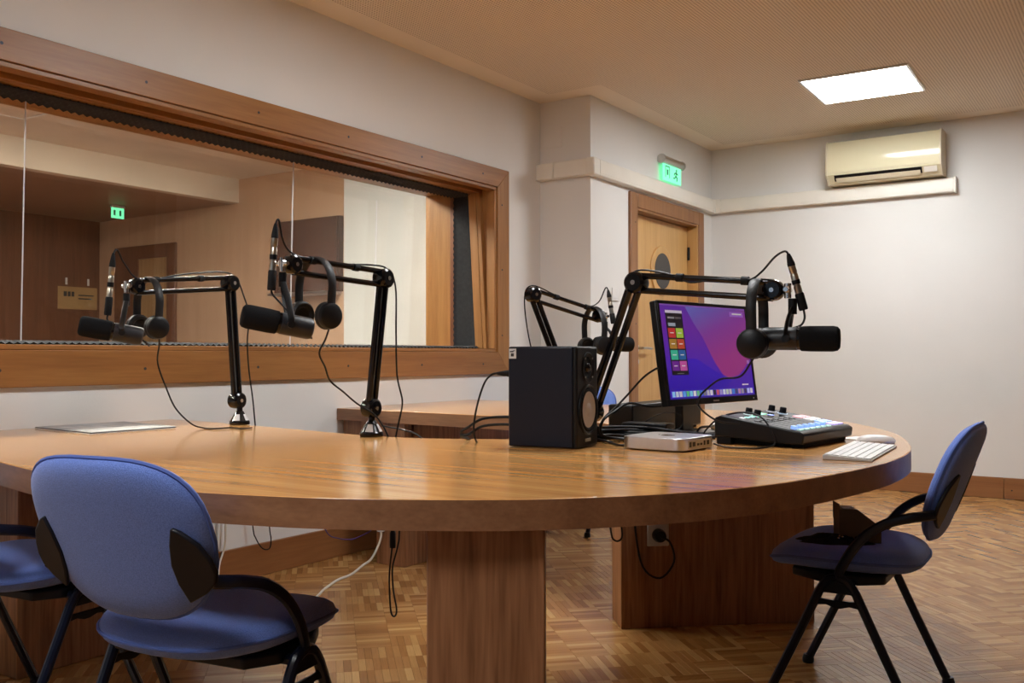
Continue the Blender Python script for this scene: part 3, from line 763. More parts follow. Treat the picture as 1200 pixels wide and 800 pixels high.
def make_chair():
    t = thing('office_chair', 'x', 'chair', (0, 0, 0), 0, 'blue upholstered visitor chairs')
    B0, B1 = V(0, -0.205, 0.478), V(0, -0.325, 0.795)
    vd = (B1 - B0).normalized(); nd = V(0, vd.z, -vd.y)      # nd points forward (front of the backrest)
    bc = (B0 + B1) / 2

    def pb(u, v, d): return bc + V(1, 0, 0) * u + vd * v + nd * (d + 0.5 * u * u)
    mb, rim = pad(0.218, 0.17, 3.0, pb, 0.028, rings=9, taper=0.22, back_flat=0.8)
    bk = mb.build('backrest', M['fabric'], t, angle=180)
    MB().tube(rim, 0.0045, 6, closed=True).build('piping', M['piping'], bk)

    def psd(u, v, d):
        z = 0.415 + d - 0.9 * max(0, v - 0.10) ** 2 * 2.0 + 0.25 * u * u - 0.35 * max(0, -v - 0.12) ** 2
        return V(u, v + 0.018, z)
    mb, rim = pad(0.228, 0.205, 3.2, psd, 0.034, taper=0.06, back_flat=0.9)
    st = mb.build('seat', M['fabric'], t, angle=180)
    MB().tube(rim, 0.004, 6, closed=True).build('piping', M['piping'], st)
    sh = MB(); sh.prism([(-0.17, -0.11), (0.17, -0.11), (0.215, -0.05), (0.215, 0.06), (0.17, 0.14), (-0.17, 0.14), (-0.215, 0.06), (-0.215, -0.05)], 0.366, 0.392)
    sh.build('seat_shell', M['chairplastic'], t, bevel=0.006)
    for s in (-1, 1):
        x = s * 0.236
        path = [V(x, 0.205, 0.012), V(x, 0.12, 0.19), V(x, 0.058, 0.325), V(x, 0.045, 0.352), V(x, 0.025, 0.378), V(x, 0, 0.387), V(x, -0.025, 0.378), V(x, -0.045, 0.352), V(x, -0.058, 0.325), V(x, -0.12, 0.19), V(x, -0.205, 0.012)]
        h1 = spline(path[:6], 4); h2 = spline(path[5:], 4)
        MB().tube(h1, 0.0125, 10).build('leg', M['chairmetal'], t); MB().tube(h2, 0.0125, 10).build('leg', M['chairmetal'], t)
        mxg = Matrix(((0, 0, 1), (1, 0, 0), (0, 1, 0))).to_4x4()
        g = MB()
        g.prism([(-0.052, 0.345), (0.052, 0.345), (0.043, 0.358), (0.024, 0.380), (-0.024, 0.380), (-0.043, 0.358)], x - 0.006, x + 0.006, mxg)
        g.prism([(0.072, 0.308), (0.064, 0.330), (0.03, 0.326), (-0.03, 0.326), (-0.064, 0.330), (-0.072, 0.308), (-0.03, 0.313), (-0.008, 0.306), (0.008, 0.306), (0.03, 0.313)], x - 0.005, x + 0.005, mxg)
        g.build('gusset', M['chairplastic'], t, bevel=0.002)
        ap = [V(x, 0.0, 0.385), V(x + s * 0.006, -0.012, 0.415), V(x + s * 0.010, -0.040, 0.465), V(x + s * 0.010, -0.080, 0.512), V(x + s * 0.006, -0.130, 0.545), V(x - s * 0.001, -0.180, 0.561), V(x - s * 0.010, -0.212, 0.567), V(x - s * 0.026, -0.238, 0.571)]
        MB().tube(ap, 0.0085, 8, 4, ry=0.013).build('arm', M['chairmetal'], t)
        # leaf-shaped clip on the side of the backrest
        br = []
        for (u, v) in ((0.226, -0.038), (0.221, -0.012), (0.206, 0.020), (0.176, 0.048), (0.160, 0.056), (0.148, 0.022), (0.140, -0.02), (0.144, -0.06), (0.158, -0.100), (0.196, -0.080), (0.219, -0.060)):
            br.append((s * u, v - 0.012))
        g = MB(); nb = len(br)
        fr = [pb(u, v, -0.0285) for u, v in br]; ba = [pb(u, v, -0.0185) for u, v in br]
        idx = list(range(nb)); 
        g.add(fr + ba, [tuple(idx), tuple(nb + i for i in reversed(idx))] + [(i, nb + i, nb + (i + 1) % nb, (i + 1) % nb) for i in range(nb)])
        g.build('back_clip', M['chairplastic'], t, bevel=0.003)
        for yy in (0.205, -0.205):
            MB().lathe([(0.016, 0.0), (0.018, 0.004), (0.018, 0.014), (0.014, 0.026)], Matrix.Translation((x, yy * 1.004, 0.0)), 14).build('foot_glide', M['chairplastic'], t)
    MB().tube([(-0.236, 0.03, 0.372), (0.236, 0.03, 0.372)], 0.011, 10).build('cross_bar', M['chairmetal'], t)
    MB().tube([(-0.236, -0.03, 0.372), (0.236, -0.03, 0.372)], 0.011, 10).build('cross_bar', M['chairmetal'], t)
    return t


ch0 = make_chair()
spots = [((-1.665, 1.33, 0), 0.17, 'blue chair in the foreground, its whole back turned to the camera'),
         ((-2.52, 1.395, 0), 0.12, 'blue chair cut off by the left edge, beside the foreground chair'),
         ((-0.71, 2.831, 0), 1.60, 'blue chair at the right end of the table holding the small box'),
         ((-2.80, 4.68, 0), PI + 0.1, 'blue chair behind the far arm of the table, mostly hidden by loudspeaker')]
chairs = [ch0] + [copy_tree(ch0) for _ in spots[1:]]
for c, (loc, rot, lab) in zip(chairs, spots):
    c.location = loc; c.rotation_euler = (0, 0, rot); c['label'] = lab

# ================================================================== microphone arms, microphones, headphones
def mic_arm(base, piv, elb, head, label, big=1.0):
    base, piv, elb, head = map(Vector, (base, piv, elb, head))
    t = thing('boom_stand', label, 'boom stand', base, 0, 'black boom arms on the table')
    ud = head - elb; hz = V(ud.x, ud.y, 0).normalized(); nrm = V(-hz.y, hz.x, 0)
    mb = Matrix.Translation(base)
    bs = MB().lathe([(0.036, 0), (0.038, 0.004), (0.037, 0.013), (0.034, 0.016), (0.014, 0.050), (0.012, 0.052)], mb, 24).build('base', M['blackgloss'], t)
    for a in (0.4, 2.0, 3.6, 5.2):   # maker's labels round the cone
        vs, fs = [], []
        for i in range(6):
            d = a - 0.40 + 0.8 * i / 5
            for r, h in ((0.0348, 0.0165), (0.0205, 0.0395), (0.0330, 0.0165), (0.0190, 0.0395)):
                vs.append(base + V(r * math.cos(d), r * math.sin(d), h))
        for i in range(5):
            o = 4 * i; fs += [(o, o + 4, o + 5, o + 1), (o + 2, o + 3, o + 7, o + 6), (o + 1, o + 5, o + 7, o + 3), (o, o + 2, o + 6, o + 4)]
        fs += [(0, 1, 3, 2), (20, 22, 23, 21)]
        st = MB().add(vs, fs).build('sticker', M['sticker'], bs)
    MB().cyl(base + V(0, 0, 0.05), V(base.x, base.y, piv.z), 0.011, 14).build('stem', M['blackgloss'], t)

    def disc(c, r, w, name):
        o = MB().lathe([(r * 0.75, -w), (r * 0.96, -w * 0.8), (r, -w * 0.5), (r, w * 0.5), (r * 0.96, w * 0.8), (r * 0.75, w)], Matrix.Translation(c) @ along((0, 0, 0), nrm), 28).build(name, M['blackgloss'], t)
        MB().cyl(c - nrm * (w + 0.002), c + nrm * (w + 0.002), r * 0.22, 12).build('bolt', M['chrome'], o)
        return o
    disc(piv, 0.031, 0.024, 'lower_joint'); disc(elb, 0.031, 0.024, 'elbow_joint'); disc(head, 0.027, 0.02, 'head_joint')
    for a, b, nm, off, r in ((piv, elb, 'lower_tube', 0.0135, 0.0108), (elb, head, 'upper_tube', 0.0205, 0.0085)):
        d = (b - a).normalized(); pp = d.cross(nrm).normalized()
        for s in (-1, 1):
            MB().tube([a + pp * s * off, b + pp * s * off], r, 10, ry=r * 0.9).build(nm, M['blackgloss'], t)
        if nm == 'upper_tube':
            if pp.z < 0: pp = -pp
            for f in (0.33, 0.80):
                c = a.lerp(b, f) + pp * off
                MB().cyl(c - d * 0.010, c + d * 0.010, 0.0115, 12).build('cable_clip', M['blackmatte'], t)
    d = ud.normalized(); tip = head + hz * 0.036
    MB().cyl(head + hz * 0.012, tip, 0.014, 14, 0.009).build('head_cone', M['blackgloss'], t)
    cl = MB(); cl.cyl(tip - hz * 0.004, tip + hz * 0.006, 0.012, 16); cl.cyl(tip + nrm * -0.02, tip + nrm * 0.02, 0.006, 12); cl.tube([tip + V(0, 0, 0.016), tip + V(0, 0, -0.022)], 0.009, 12)
    cl.build('clutch', M['chrome'], t)
    return t, hz, nrm, tip


def microphone(c, d, stud, label):
    c, d, stud = Vector(c), Vector(d).normalized(), Vector(stud)
    t = thing('microphone', label, 'microphone', c, 0, 'broadcast microphones with grey bodies')
    mx = along(c - d * 0.095, c + d)
    MB().lathe([(0.0, 0.0), (0.019, 0.0), (0.027, 0.004), (0.0295, 0.012), (0.0295, 0.088), (0.027, 0.090)], mx, 26).build('body', M['micbody'], t)
    MB().lathe([(0.0285, 0.088), (0.0285, 0.100)], mx, 26).build('collar', M['blackgloss'], t)
    MB().lathe([(0.029, 0.096), (0.0315, 0.099), (0.0325, 0.12), (0.0325, 0.176), (0.030, 0.187), (0.024, 0.192), (0.0, 0.193)], mx, 28).build('windscreen', M['micfoam'], t)
    side = d.cross(V(0, 0, 1)).normalized(); p0 = c - d * 0.03
    yk = MB()
    for s in (-1, 1):
        yk.tube([p0 + side * s * 0.032, p0 + side * s * 0.036 + V(0, 0, 0.02), p0 * 0.5 + stud * 0.5 + side * s * 0.028, stud + side * s * 0.004 - V(0, 0, 0.03)], 0.0045, 8, 4, ry=0.009)
    yk.cyl(stud - V(0, 0, 0.045), stud - V(0, 0, 0.005), 0.011, 14)
    yk.build('yoke', M['black'], t)
    for s in (-1, 1): MB().cyl(p0 + side * s * 0.028, p0 + side * s * 0.042, 0.010, 14).build('yoke_knob', M['black'], t)
    MB().cyl(c + V(0, 0, 0.0275), c + V(0, 0, 0.031), 0.006, 10).build('screw', M['chrome'], t)
    return t


def preamp(a, b, label):
    a, b = Vector(a), Vector(b); L = (b - a).length; mx = along(a, b)
    t = thing('inline_preamp', label, 'preamp', a, 0, 'inline preamps clipped to the boom arms')
    k_ = L / 0.2
    MB().lathe([(0.010, 0.0), (0.0115, 0.004), (0.0115, 0.055 * k_), (0.010, 0.06 * k_)], mx, 16).build('lower_plug', M['blackmatte'], t)
    MB().lathe([(0.0095, 0.058 * k_), (0.0095, 0.085 * k_), (0.0082, 0.087 * k_), (0.0082, 0.092 * k_), (0.0095, 0.094 * k_), (0.0095, 0.125 * k_), (0.0085, 0.127 * k_), (0.0085, 0.132 * k_), (0.0095, 0.134 * k_), (0.0095, 0.158 * k_)], mx, 16).build('barrel', M['nickel'], t)
    MB().lathe([(0.0105, 0.092 * k_), (0.0105, 0.107 * k_)], mx, 16).build('grip_ring', M['black'], t)
    MB().lathe([(0.0098, 0.156 * k_), (0.0098, 0.165 * k_), (0.0065, 0.188 * k_), (0.004, 0.2 * k_)], mx, 16).build('upper_plug', M['blackmatte'], t)
    return t


def headphones(topp, yaw, label, tilt=0.0, mark=False, h=0.202, hw=0.080, closeness=1.0):
    topp = Vector(topp)
    t = thing('headphones', label, 'headphones', topp, 0, 'black headphones hung on the boom arms')
    mx = Matrix.Translation(topp) @ Matrix.Rotation(yaw, 4, 'Z') @ Matrix.Rotation(tilt, 4, 'Y')
    arc = []
    for i in range(25):
        a = PI * i / 24
        x = -hw * math.cos(a); z = -0.085 + 0.085 * math.sin(a)
        arc.append(V(x, 0, z))
    arc = [V(-hw * 0.97, 0, -0.138)] + arc + [V(hw * 0.97, 0, -0.138)]
    MB().tube([mx @ p for p in arc], 0.005, 10, ry=0.014, up=mx.to_3x3() @ V(1, 0, 0)).build('headband', M['leather'], t)
    for s in (-1, 1):
        x = s * hw * 0.94; cz = -h + 0.038
        MB().tube([mx @ p for p in (V(x, 0, -0.130), V(x * 1.06, 0, cz + 0.03), V(x * 1.08, 0, cz))], 0.005, 8, 4, ry=0.011, up=mx.to_3x3() @ V(1, 0, 0)).build('yoke', M['black'], t)
        cup = mx @ Matrix.Translation((x, 0, cz)) @ Matrix.Rotation(-s * PI / 2, 4, 'Y')   # local z points inwards
        c_ = MB().lathe([(0.0, -0.014), (0.026, -0.013), (0.036, -0.008), (0.039, 0.0), (0.038, 0.008)], cup, 28).build('ear_cup', M['black'], t)
        MB().lathe([(0.037, 0.006), (0.040, 0.012), (0.040, 0.020), (0.034, 0.027), (0.025, 0.026), (0.021, 0.018), (0.0, 0.016)], cup, 28).build('ear_pad', M['leather'], c_)
    for s in (-1, 1):
        MB().box(s * hw - 0.006 * s - 0.0025, s * hw + 0.0025, -0.005, 0.005, -0.134, -0.120, mx).build('slider_mark', M['sticker' if mark else 'chrome'], t, bevel=0.001)
    return t


def cable(pts, label, r=0.0028, m='cable', name='cable', group=None, cat='cable'):
    return tag(MB().tube([Vector(p) for p in pts], r, 7, 6).build(name, M[m]), label, cat, group)


# -- arm nearest the window
A = mic_arm((-2.842, 2.385, ZT), (-2.857, 2.385, 0.815), (-2.825, 2.325, 1.251), (-2.80, 1.915, 1.213), 'boom arm standing furthest left by the studio window')
tip = A[3]
microphone((-2.742, 1.79, 1.061), (-0.55, -0.82, 0.19), tip - V(0, 0, 0.02), 'broadcast microphone on the leftmost boom arm')
preamp((-2.782, 1.801, 1.113), (-2.764, 1.809, 1.312), 'slim silver preamp upright beside the leftmost microphone')
headphones((-2.80, 1.965, 1.245), -0.15, 'black headphones hanging on the leftmost boom arm', 0.06)
cable([(-2.733, 1.955, 1.062), (-2.75, 1.97, 1.02), (-2.80, 2.0, 0.959), (-2.807, 2.04, 0.871), (-2.802, 2.075, 0.80), (-2.79, 2.13, 0.745), (-2.775, 2.17, 0.7285), (-2.72, 2.17, 0.7285), (-2.70, 2.23, 0.7285), (-2.64, 2.22, 0.7285), (-2.64, 2.27, 0.7285)], 'thin black headphone lead falling from the leftmost headphones to the table')
cable([(-2.764, 1.809, 1.312), (-2.775, 1.83, 1.325), (-2.79, 1.87, 1.28), (-2.80, 1.94, 1.238), (-2.812, 2.15, 1.275), (-2.824, 2.33, 1.285), (-2.80, 2.372, 1.195), (-2.78, 2.375, 1.124), (-2.786, 2.373, 1.036), (-2.82, 2.41, 0.93), (-2.83, 2.44, 0.80), (-2.83, 2.46, 0.62)], 'black microphone cable arching from the leftmost preamp along its boom arm')
cable([(-2.782, 1.801, 1.113), (-2.776, 1.80, 1.095), (-2.74, 1.83, 1.07), (-2.70, 1.87, 1.035), (-2.705, 1.90, 1.015), (-2.725, 1.90, 1.03)], 'short black lead curling round the leftmost microphone body')

# -- second arm
B = mic_arm((-2.066, 2.262, ZT), (-2.068, 2.262, 0.815), (-1.995, 2.238, 1.224), (-1.985, 1.848, 1.236), 'boom arm on the table second from the left')
tip = B[3]
microphone((-1.946, 1.762, 1.071), (-0.55, -0.82, 0.19), tip - V(0, 0, 0.02), 'broadcast microphone on the second boom arm from the left')
preamp((-1.983, 1.771, 1.160), (-1.972, 1.776, 1.341), 'slim silver preamp upright beside the second microphone from the left')
headphones((-1.985, 1.94, 1.262), -0.15, 'black headphones hanging on the second boom arm from the left', 0.05)
cable([(-1.915, 1.930, 1.080), (-1.935, 1.928, 1.03), (-1.968, 1.936, 0.99), (-1.987, 1.978, 0.949), (-2.011, 2.023, 0.908), (-2.015, 2.081, 0.874), (-2.03, 2.16, 0.833), (-2.04, 2.24, 0.80), (-2.035, 2.28, 0.76), (-2.02, 2.295, 0.715)], 'thin black headphone lead falling to the second boom arm base')
cable([(-1.972, 1.776, 1.341), (-1.975, 1.79, 1.352), (-1.985, 1.82, 1.29), (-1.99, 1.88, 1.262), (-1.99, 2.05, 1.255), (-1.995, 2.18, 1.262), (-1.992, 2.25, 1.255), (-1.975, 2.272, 1.20), (-1.975, 2.275, 1.053), (-1.985, 2.292, 0.919), (-1.985, 2.317, 0.837), (-2.005, 2.325, 0.776), (-2.03, 2.33, 0.70)], 'black microphone cable hanging from the elbow of the second boom arm')
cable([(-1.983, 1.771, 1.160), (-1.978, 1.775, 1.145), (-1.935, 1.79, 1.10), (-1.90, 1.82, 1.045), (-1.91, 1.85, 1.03), (-1.925, 1.85, 1.045)], 'short black lead curling round the second microphone body')

# -- arm on the far side, behind the loudspeaker
Cc = mic_arm((-2.0, 3.40, ZT), (-2.0, 3.40, 0.815), (-2.077, 3.232, 1.229), (-1.957, 3.566, 1.150), 'boom arm behind the loudspeaker on the far table arm')
tip = Cc[3]
microphone((-1.935, 3.655, 1.032), (0.45, 0.89, -0.02), tip - V(0, 0, 0.018), 'broadcast microphone behind the loudspeaker and the tall boom arm')
preamp((-1.905, 3.60, 1.118), (-1.925, 3.59, 1.262), 'slim silver preamp upright behind the loudspeaker')
headphones((-1.964, 3.535, 1.186), -0.5, 'black headphones hanging behind the loudspeaker', -0.03)
cable([(-1.925, 3.59, 1.262), (-1.935, 3.585, 1.27), (-1.955, 3.56, 1.21), (-1.98, 3.50, 1.19), (-2.03, 3.36, 1.225), (-2.08, 3.23, 1.265), (-2.11, 3.22, 1.20), (-2.10, 3.26, 1.0), (-2.07, 3.33, 0.85), (-2.06, 3.36, 0.73)], 'black microphone cable on the boom arm behind the loudspeaker')

# -- tall arm beside the monitor
Dd = mic_arm((-1.395, 2.50, ZT), (-1.395, 2.50, 0.812), (-1.193, 2.392, 1.184), (-0.805, 2.398, 1.148), 'boom arm reaching right over the computer monitor')
tip = Dd[3]
microphone((-0.743, 2.412, 1.023), (0.985, 0.17, -0.01), tip + V(0.012, 0, -0.018), 'broadcast microphone at the right end of the boom arm by the monitor')
preamp((-0.735, 2.42, 1.096), (-0.767, 2.398, 1.240), 'slim silver preamp leaning above the rightmost microphone')
headphones((-0.848, 2.395, 1.176), -1.43, 'black headphones hanging on the arm before the monitor', 0.02, True)
cable([(-0.767, 2.398, 1.240), (-0.776, 2.394, 1.246), (-0.80, 2.39, 1.232), (-0.835, 2.388, 1.195), (-0.87, 2.39, 1.178), (-0.95, 2.392, 1.186), (-1.03, 2.39, 1.178), (-1.10, 2.392, 1.205), (-1.19, 2.392, 1.218), (-1.225, 2.40, 1.18), (-1.30, 2.44, 1.04), (-1.40, 2.485, 0.86), (-1.44, 2.48, 0.75), (-1.42, 2.53, 0.729)], 'black microphone cable arching from the rightmost preamp along its boom arm')
cable([(-0.735, 2.42, 1.096), (-0.733, 2.42, 1.075), (-0.742, 2.42, 1.058), (-0.765, 2.42, 1.05)], 'short black lead entering the rightmost microphone')
cable([(-0.845, 2.39, 0.995), (-0.872, 2.41, 0.961), (-0.906, 2.425, 0.925), (-0.965, 2.437, 0.917), (-1.009, 2.452, 0.891), (-1.029, 2.445, 0.867), (-1.035, 2.46, 0.837), (-1.00, 2.50, 0.800), (-0.96, 2.56, 0.79)], 'thin black headphone lead crossing in front of the monitor screen')

# ================================================================== loudspeaker
k = thing('loudspeaker', 'black studio loudspeaker with a white cone standing on the table', 'loudspeaker', (-1.303, 2.249, ZT), 0.138)
mx = k.matrix_world      # local x = facing, y = along the front
SD, SW, SH = 0.21, 0.158, 0.282
MB().box(-SD, -0.012, 0, SW, 0.001, SH, mx).build('cabinet', M['speaker'], k, bevel=0.006, seg=3)
bf = MB().box(-0.014, 0.0, 0.0, SW, 0.001, SH, mx).build('baffle', M['baffle'], k, bevel=0.008, seg=3)
fx = mx @ Matrix.Translation((0, SW / 2, 0)) @ Matrix.Rotation(PI / 2, 4, 'Y')    # local z = facing


def on_front(h): return mx @ Matrix.Translation((0, SW / 2, h)) @ Matrix.Rotation(PI / 2, 4, 'Y')


wf = MB().lathe([(0.0705, -0.003), (0.0705, 0.004), (0.068, 0.006), (0.064, 0.005), (0.062, 0.001)], on_front(0.105), 40).build('woofer', M['black'], k)
MB().lathe([(0.063, -0.001), (0.060, 0.006), (0.055, 0.007), (0.050, 0.003)], on_front(0.105), 40).build('surround', M['blackmatte'], wf)
MB().lathe([(0.051, 0.0035), (0.040, 0.0015), (0.022, 0.0012), (0.018, 0.004), (0.010, 0.0075), (0.0, 0.0085)], on_front(0.105), 40).build('cone', M['cone'], wf)
tw = MB().lathe([(0.044, -0.002), (0.044, 0.003), (0.041, 0.0045), (0.030, 0.001)], on_front(0.222), 36).build('tweeter', M['black'], k)
MB().lathe([(0.031, 0.0012), (0.014, 0.0008), (0.013, 0.004), (0.008, 0.008), (0.0, 0.0095)], on_front(0.222), 30).build('dome', M['blackgloss'], tw)
for a in range(4):
    aa = PI / 4 + a * PI / 2
    MB().cyl(on_front(0.222) @ V(0.037 * math.cos(aa), 0.037 * math.sin(aa), 0.004), on_front(0.222) @ V(0.037 * math.cos(aa), 0.037 * math.sin(aa), 0.0055), 0.003, 8).build('screw', M['steel'], tw)
MB().box(0.0, 0.0018, SW / 2 - 0.020, SW / 2 + 0.020, 0.016, 0.025, mx).build('badge', M['steel'], k, bevel=0.001)
lb = MB().box(-SD + 0.004, -SD + 0.026, -0.0012, 0.0002, SH - 0.034, SH - 0.006, mx).build('label', M['sticker'], k)
for x0, x1, z0, z1 in ((0.007, 0.018, 0.0125, 0.016), (0.016, 0.023, 0.011, 0.013), (0.010, 0.019, 0.019, 0.028)):
    MB().box(-SD + x0, -SD + x1, -0.0018, -0.001, SH - z1, SH - z0, mx).build('label_print', M['ink'], lb)
pc = mx @ V(-SD, 0.055, 0.205)
pn_ = (mx.to_3x3() @ V(-1, 0, 0))
k = thing('signal_plug', 'black plug pushed into the back of the loudspeaker', 'plug', pc)
MB().lathe([(0.0098, 0.0), (0.0098, 0.022), (0.0075, 0.04), (0.0045, 0.058), (0.0035, 0.062)], along(pc + pn_ * 0.0005, pc + pn_ * 0.1), 16).build('plug_body', M['blackmatte'], k)
e0 = pc + pn_ * 0.06
cable([e0, e0 + pn_ * 0.02 - V(0, 0, 0.004), e0 + pn_ * 0.045 - V(0, 0, 0.03), e0 + pn_ * 0.07 - V(0, 0.0, 0.10), e0 + pn_ * 0.08 - V(0, 0, 0.17), e0 + pn_ * 0.083 + V(0, 0.03, -0.215), e0 + pn_ * 0.085 + V(0, 0.13, -0.30)], 'black signal cable hanging from the plug behind the loudspeaker', 0.003)
q0 = mx @ V(-SD, 0.07, 0.075)
for i, (dz, lab) in enumerate(((0.0, 'upper thick black cable arching from the loudspeaker back over the table edge'), (-0.022, 'lower thick black cable arching from the loudspeaker back over the table edge'))):
    z = V(0, 0, dz)
    cable([q0 + z, q0 + z + pn_ * 0.05 + V(0, 0, 0.003), q0 + z + pn_ * 0.12 + V(0, 0.0, -0.005), q0 + z + pn_ * 0.165 + V(0, 0.0, -0.03), q0 + z + pn_ * 0.195 + V(0, 0.005, -0.05 - dz * 0.6), q0 + pn_ * 0.22 + V(0, 0.09 + i * 0.01, -0.09), q0 + pn_ * 0.24 + V(0, 0.13 + i * 0.01, -0.2)], lab, 0.0042)

# ================================================================== monitor
def emit_screen(name, c, st):
    return emit(name, c, st * 0.32)


def monitor():
    w_, h_ = 0.54, 0.325
    c = V(-1.184, 2.896, 0.989); a, tl = -0.154, 0.137
    n = V(math.cos(a) * math.cos(tl), math.sin(a) * math.cos(tl), math.sin(tl)); rt = V(-math.sin(a), math.cos(a), 0); up = n.cross(rt)
    k = thing('computer_monitor', 'black computer monitor with a purple desktop picture on screen', 'monitor', (c.x - 0.05, c.y, ZT))
    mx = Matrix.Translation(c) @ Matrix((rt, up, n)).transposed().to_4x4()
    MB().box(-w_ / 2, w_ / 2, -h_ / 2, h_ / 2, -0.028, -0.002, mx).build('housing', M['black'], k, bevel=0.005)
    for nm, b in (('bezel', (-w_ / 2, w_ / 2, h_ / 2 - 0.010, h_ / 2)), ('bezel', (-w_ / 2, w_ / 2, -h_ / 2, -h_ / 2 + 0.020)), ('bezel', (-w_ / 2, -w_ / 2 + 0.010, -h_ / 2 + 0.02, h_ / 2 - 0.01)), ('bezel', (w_ / 2 - 0.010, w_ / 2, -h_ / 2 + 0.02, h_ / 2 - 0.01))):
        MB().box(b[0], b[1], b[2], b[3], -0.004, 0.003, mx).build(nm, M['black'], k, bevel=0.001)
    sx0, sx1, sy0, sy1 = -w_ / 2 + 0.010, w_ / 2 - 0.010, -h_ / 2 + 0.020, h_ / 2 - 0.010
    SWd, SHt = sx1 - sx0, sy1 - sy0

    def grad(name, stops, vec, s=1.0):
        m, nt, b = nodes(name)
        tc = nt.nodes.new('ShaderNodeTexCoord'); dt = nt.nodes.new('ShaderNodeVectorMath'); dt.operation = 'DOT_PRODUCT'
        nt.links.new(tc.outputs['Generated'], dt.inputs[0]); dt.inputs[1].default_value = vec
        r = nt.nodes.new('ShaderNodeValToRGB'); e = r.color_ramp.elements
        e[0].position, e[0].color = stops[0][0], (*stops[0][1], 1); e[1].position, e[1].color = stops[-1][0], (*stops[-1][1], 1)
        for p, c_ in stops[1:-1]: q = e.new(p); q.color = (*c_, 1)
        nt.links.new(dt.outputs['Value'], r.inputs['Fac'])
        b.inputs['Base Color'].default_value = (0.01, 0.01, 0.012, 1); b.inputs['Roughness'].default_value = 0.3
        nt.links.new(r.outputs['Color'], b.inputs['Emission Color']); b.inputs['Emission Strength'].default_value = s * 0.36
        return m
    # generated coords run along world axes (local frame of the parent is unrotated): y ~ screen right, z ~ screen up
    sc = MB().box(sx0, sx1, sy0, sy1, -0.002, 0.0, mx).build('screen', grad('desktop_picture', [(0.0, (0.045, 0.012, 0.40)), (0.35, (0.085, 0.018, 0.42)), (0.7, (0.15, 0.022, 0.34)), (1.0, (0.10, 0.03, 0.36))], (0, 0.12, 0.88)), k)

    def flat(u0, u1, v0, v1, d, name, m, par=sc):
        return MB().box(sx0 + u0 * SWd, sx0 + u1 * SWd, sy0 + v0 * SHt, sy0 + v1 * SHt, d - 0.0003, d, mx).build(name, m, par)

    def poly(pts, d, name, m):
        return MB().prism([(sx0 + u * SWd, sy0 + v * SHt) for u, v in pts], d - 0.0003, d, mx).build(name, m, sc)
    poly([(0.30, 0.0), (0.46, 0.0), (0.62, 0.06), (0.74, 0.20), (0.64, 0.22), (0.52, 0.30), (0.34, 0.42), (0.20, 0.42), (0.08, 0.30), (0.0, 0.18), (0.0, 0.0)], 0.0004, 'wallpaper_shape', grad('wallpaper_blue', [(0.0, (0.03, 0.008, 0.36)), (1.0, (0.055, 0.012, 0.50))], (0, 0.1, 0.9)))
    poly([(0.28, 0.985), (0.36, 0.80), (0.44, 0.66), (0.50, 0.50), (0.56, 0.36), (0.63, 0.24), (0.70, 0.205), (0.82, 0.23), (0.90, 0.30), (1.0, 0.42), (1.0, 0.985)], 0.0004, 'wallpaper_shape', grad('wallpaper_magenta', [(0.0, (0.34, 0.035, 0.22)), (0.45, (0.23, 0.04, 0.30)), (0.8, (0.14, 0.10, 0.42)), (1.0, (0.15, 0.16, 0.52))], (0, -0.45, 0.95)))
    flat(0, 1, 0.985, 1.0, 0.0006, 'menu_bar', emit_screen('menu_bar', (0.22, 0.10, 0.42), 0.8))
    flat(0.055, 0.235, 0.25, 0.93, 0.0008, 'soundboard_window', emit_screen('soundboard_window', (0.012, 0.010, 0.014), 1.0))
    flat(0.055, 0.235, 0.905, 0.935, 0.0012, 'window_title_bar', emit_screen('title_bar', (0.55, 0.5, 0.62), 0.9))
    flat(0.075, 0.145, 0.845, 0.865, 0.0012, 'text_line', emit_screen('window_text', (0.25, 0.25, 0.27), 0.8)); flat(0.155, 0.22, 0.845, 0.865, 0.0012, 'text_line', emit_screen('window_text_dim', (0.10, 0.09, 0.10), 0.8))
    flat(0.075, 0.15, 0.765, 0.80, 0.0012, 'tab_button', emit_screen('tab_button', (0.30, 0.36, 0.45), 0.8))
    cols = [((0.42, 0.03, 0.03), (0.30, 0.45, 0.05)), ((0.32, 0.17, 0.03), (0.42, 0.06, 0.03)), ((0.04, 0.40, 0.26), (0.02, 0.10, 0.30)), ((0.13, 0.02, 0.26), (0.45, 0.08, 0.32))]
    wt = emit_screen('button_text', (0.7, 0.7, 0.7), 0.7)
    for i, rw in enumerate(cols):
        for j, c_ in enumerate(rw):
            u0 = 0.065 + j * 0.083; v1 = 0.745 - i * 0.116
            flat(u0, u0 + 0.075, v1 - 0.102, v1, 0.0012, 'sound_button', emit_screen('sound_button_%d_%d' % (i, j), c_, 1.0))
            flat(u0 + 0.018, u0 + 0.056, v1 - 0.056, v1 - 0.046, 0.0015, 'button_text', wt)
    flat(0.11, 0.18, 0.262, 0.270, 0.0012, 'text_line', emit_screen('window_text_low', (0.2, 0.2, 0.2), 0.7))
    flat(0.02, 0.985, 0.015, 0.085, 0.0006, 'dock', emit_screen('dock_bar', (0.075, 0.045, 0.48), 1.0))
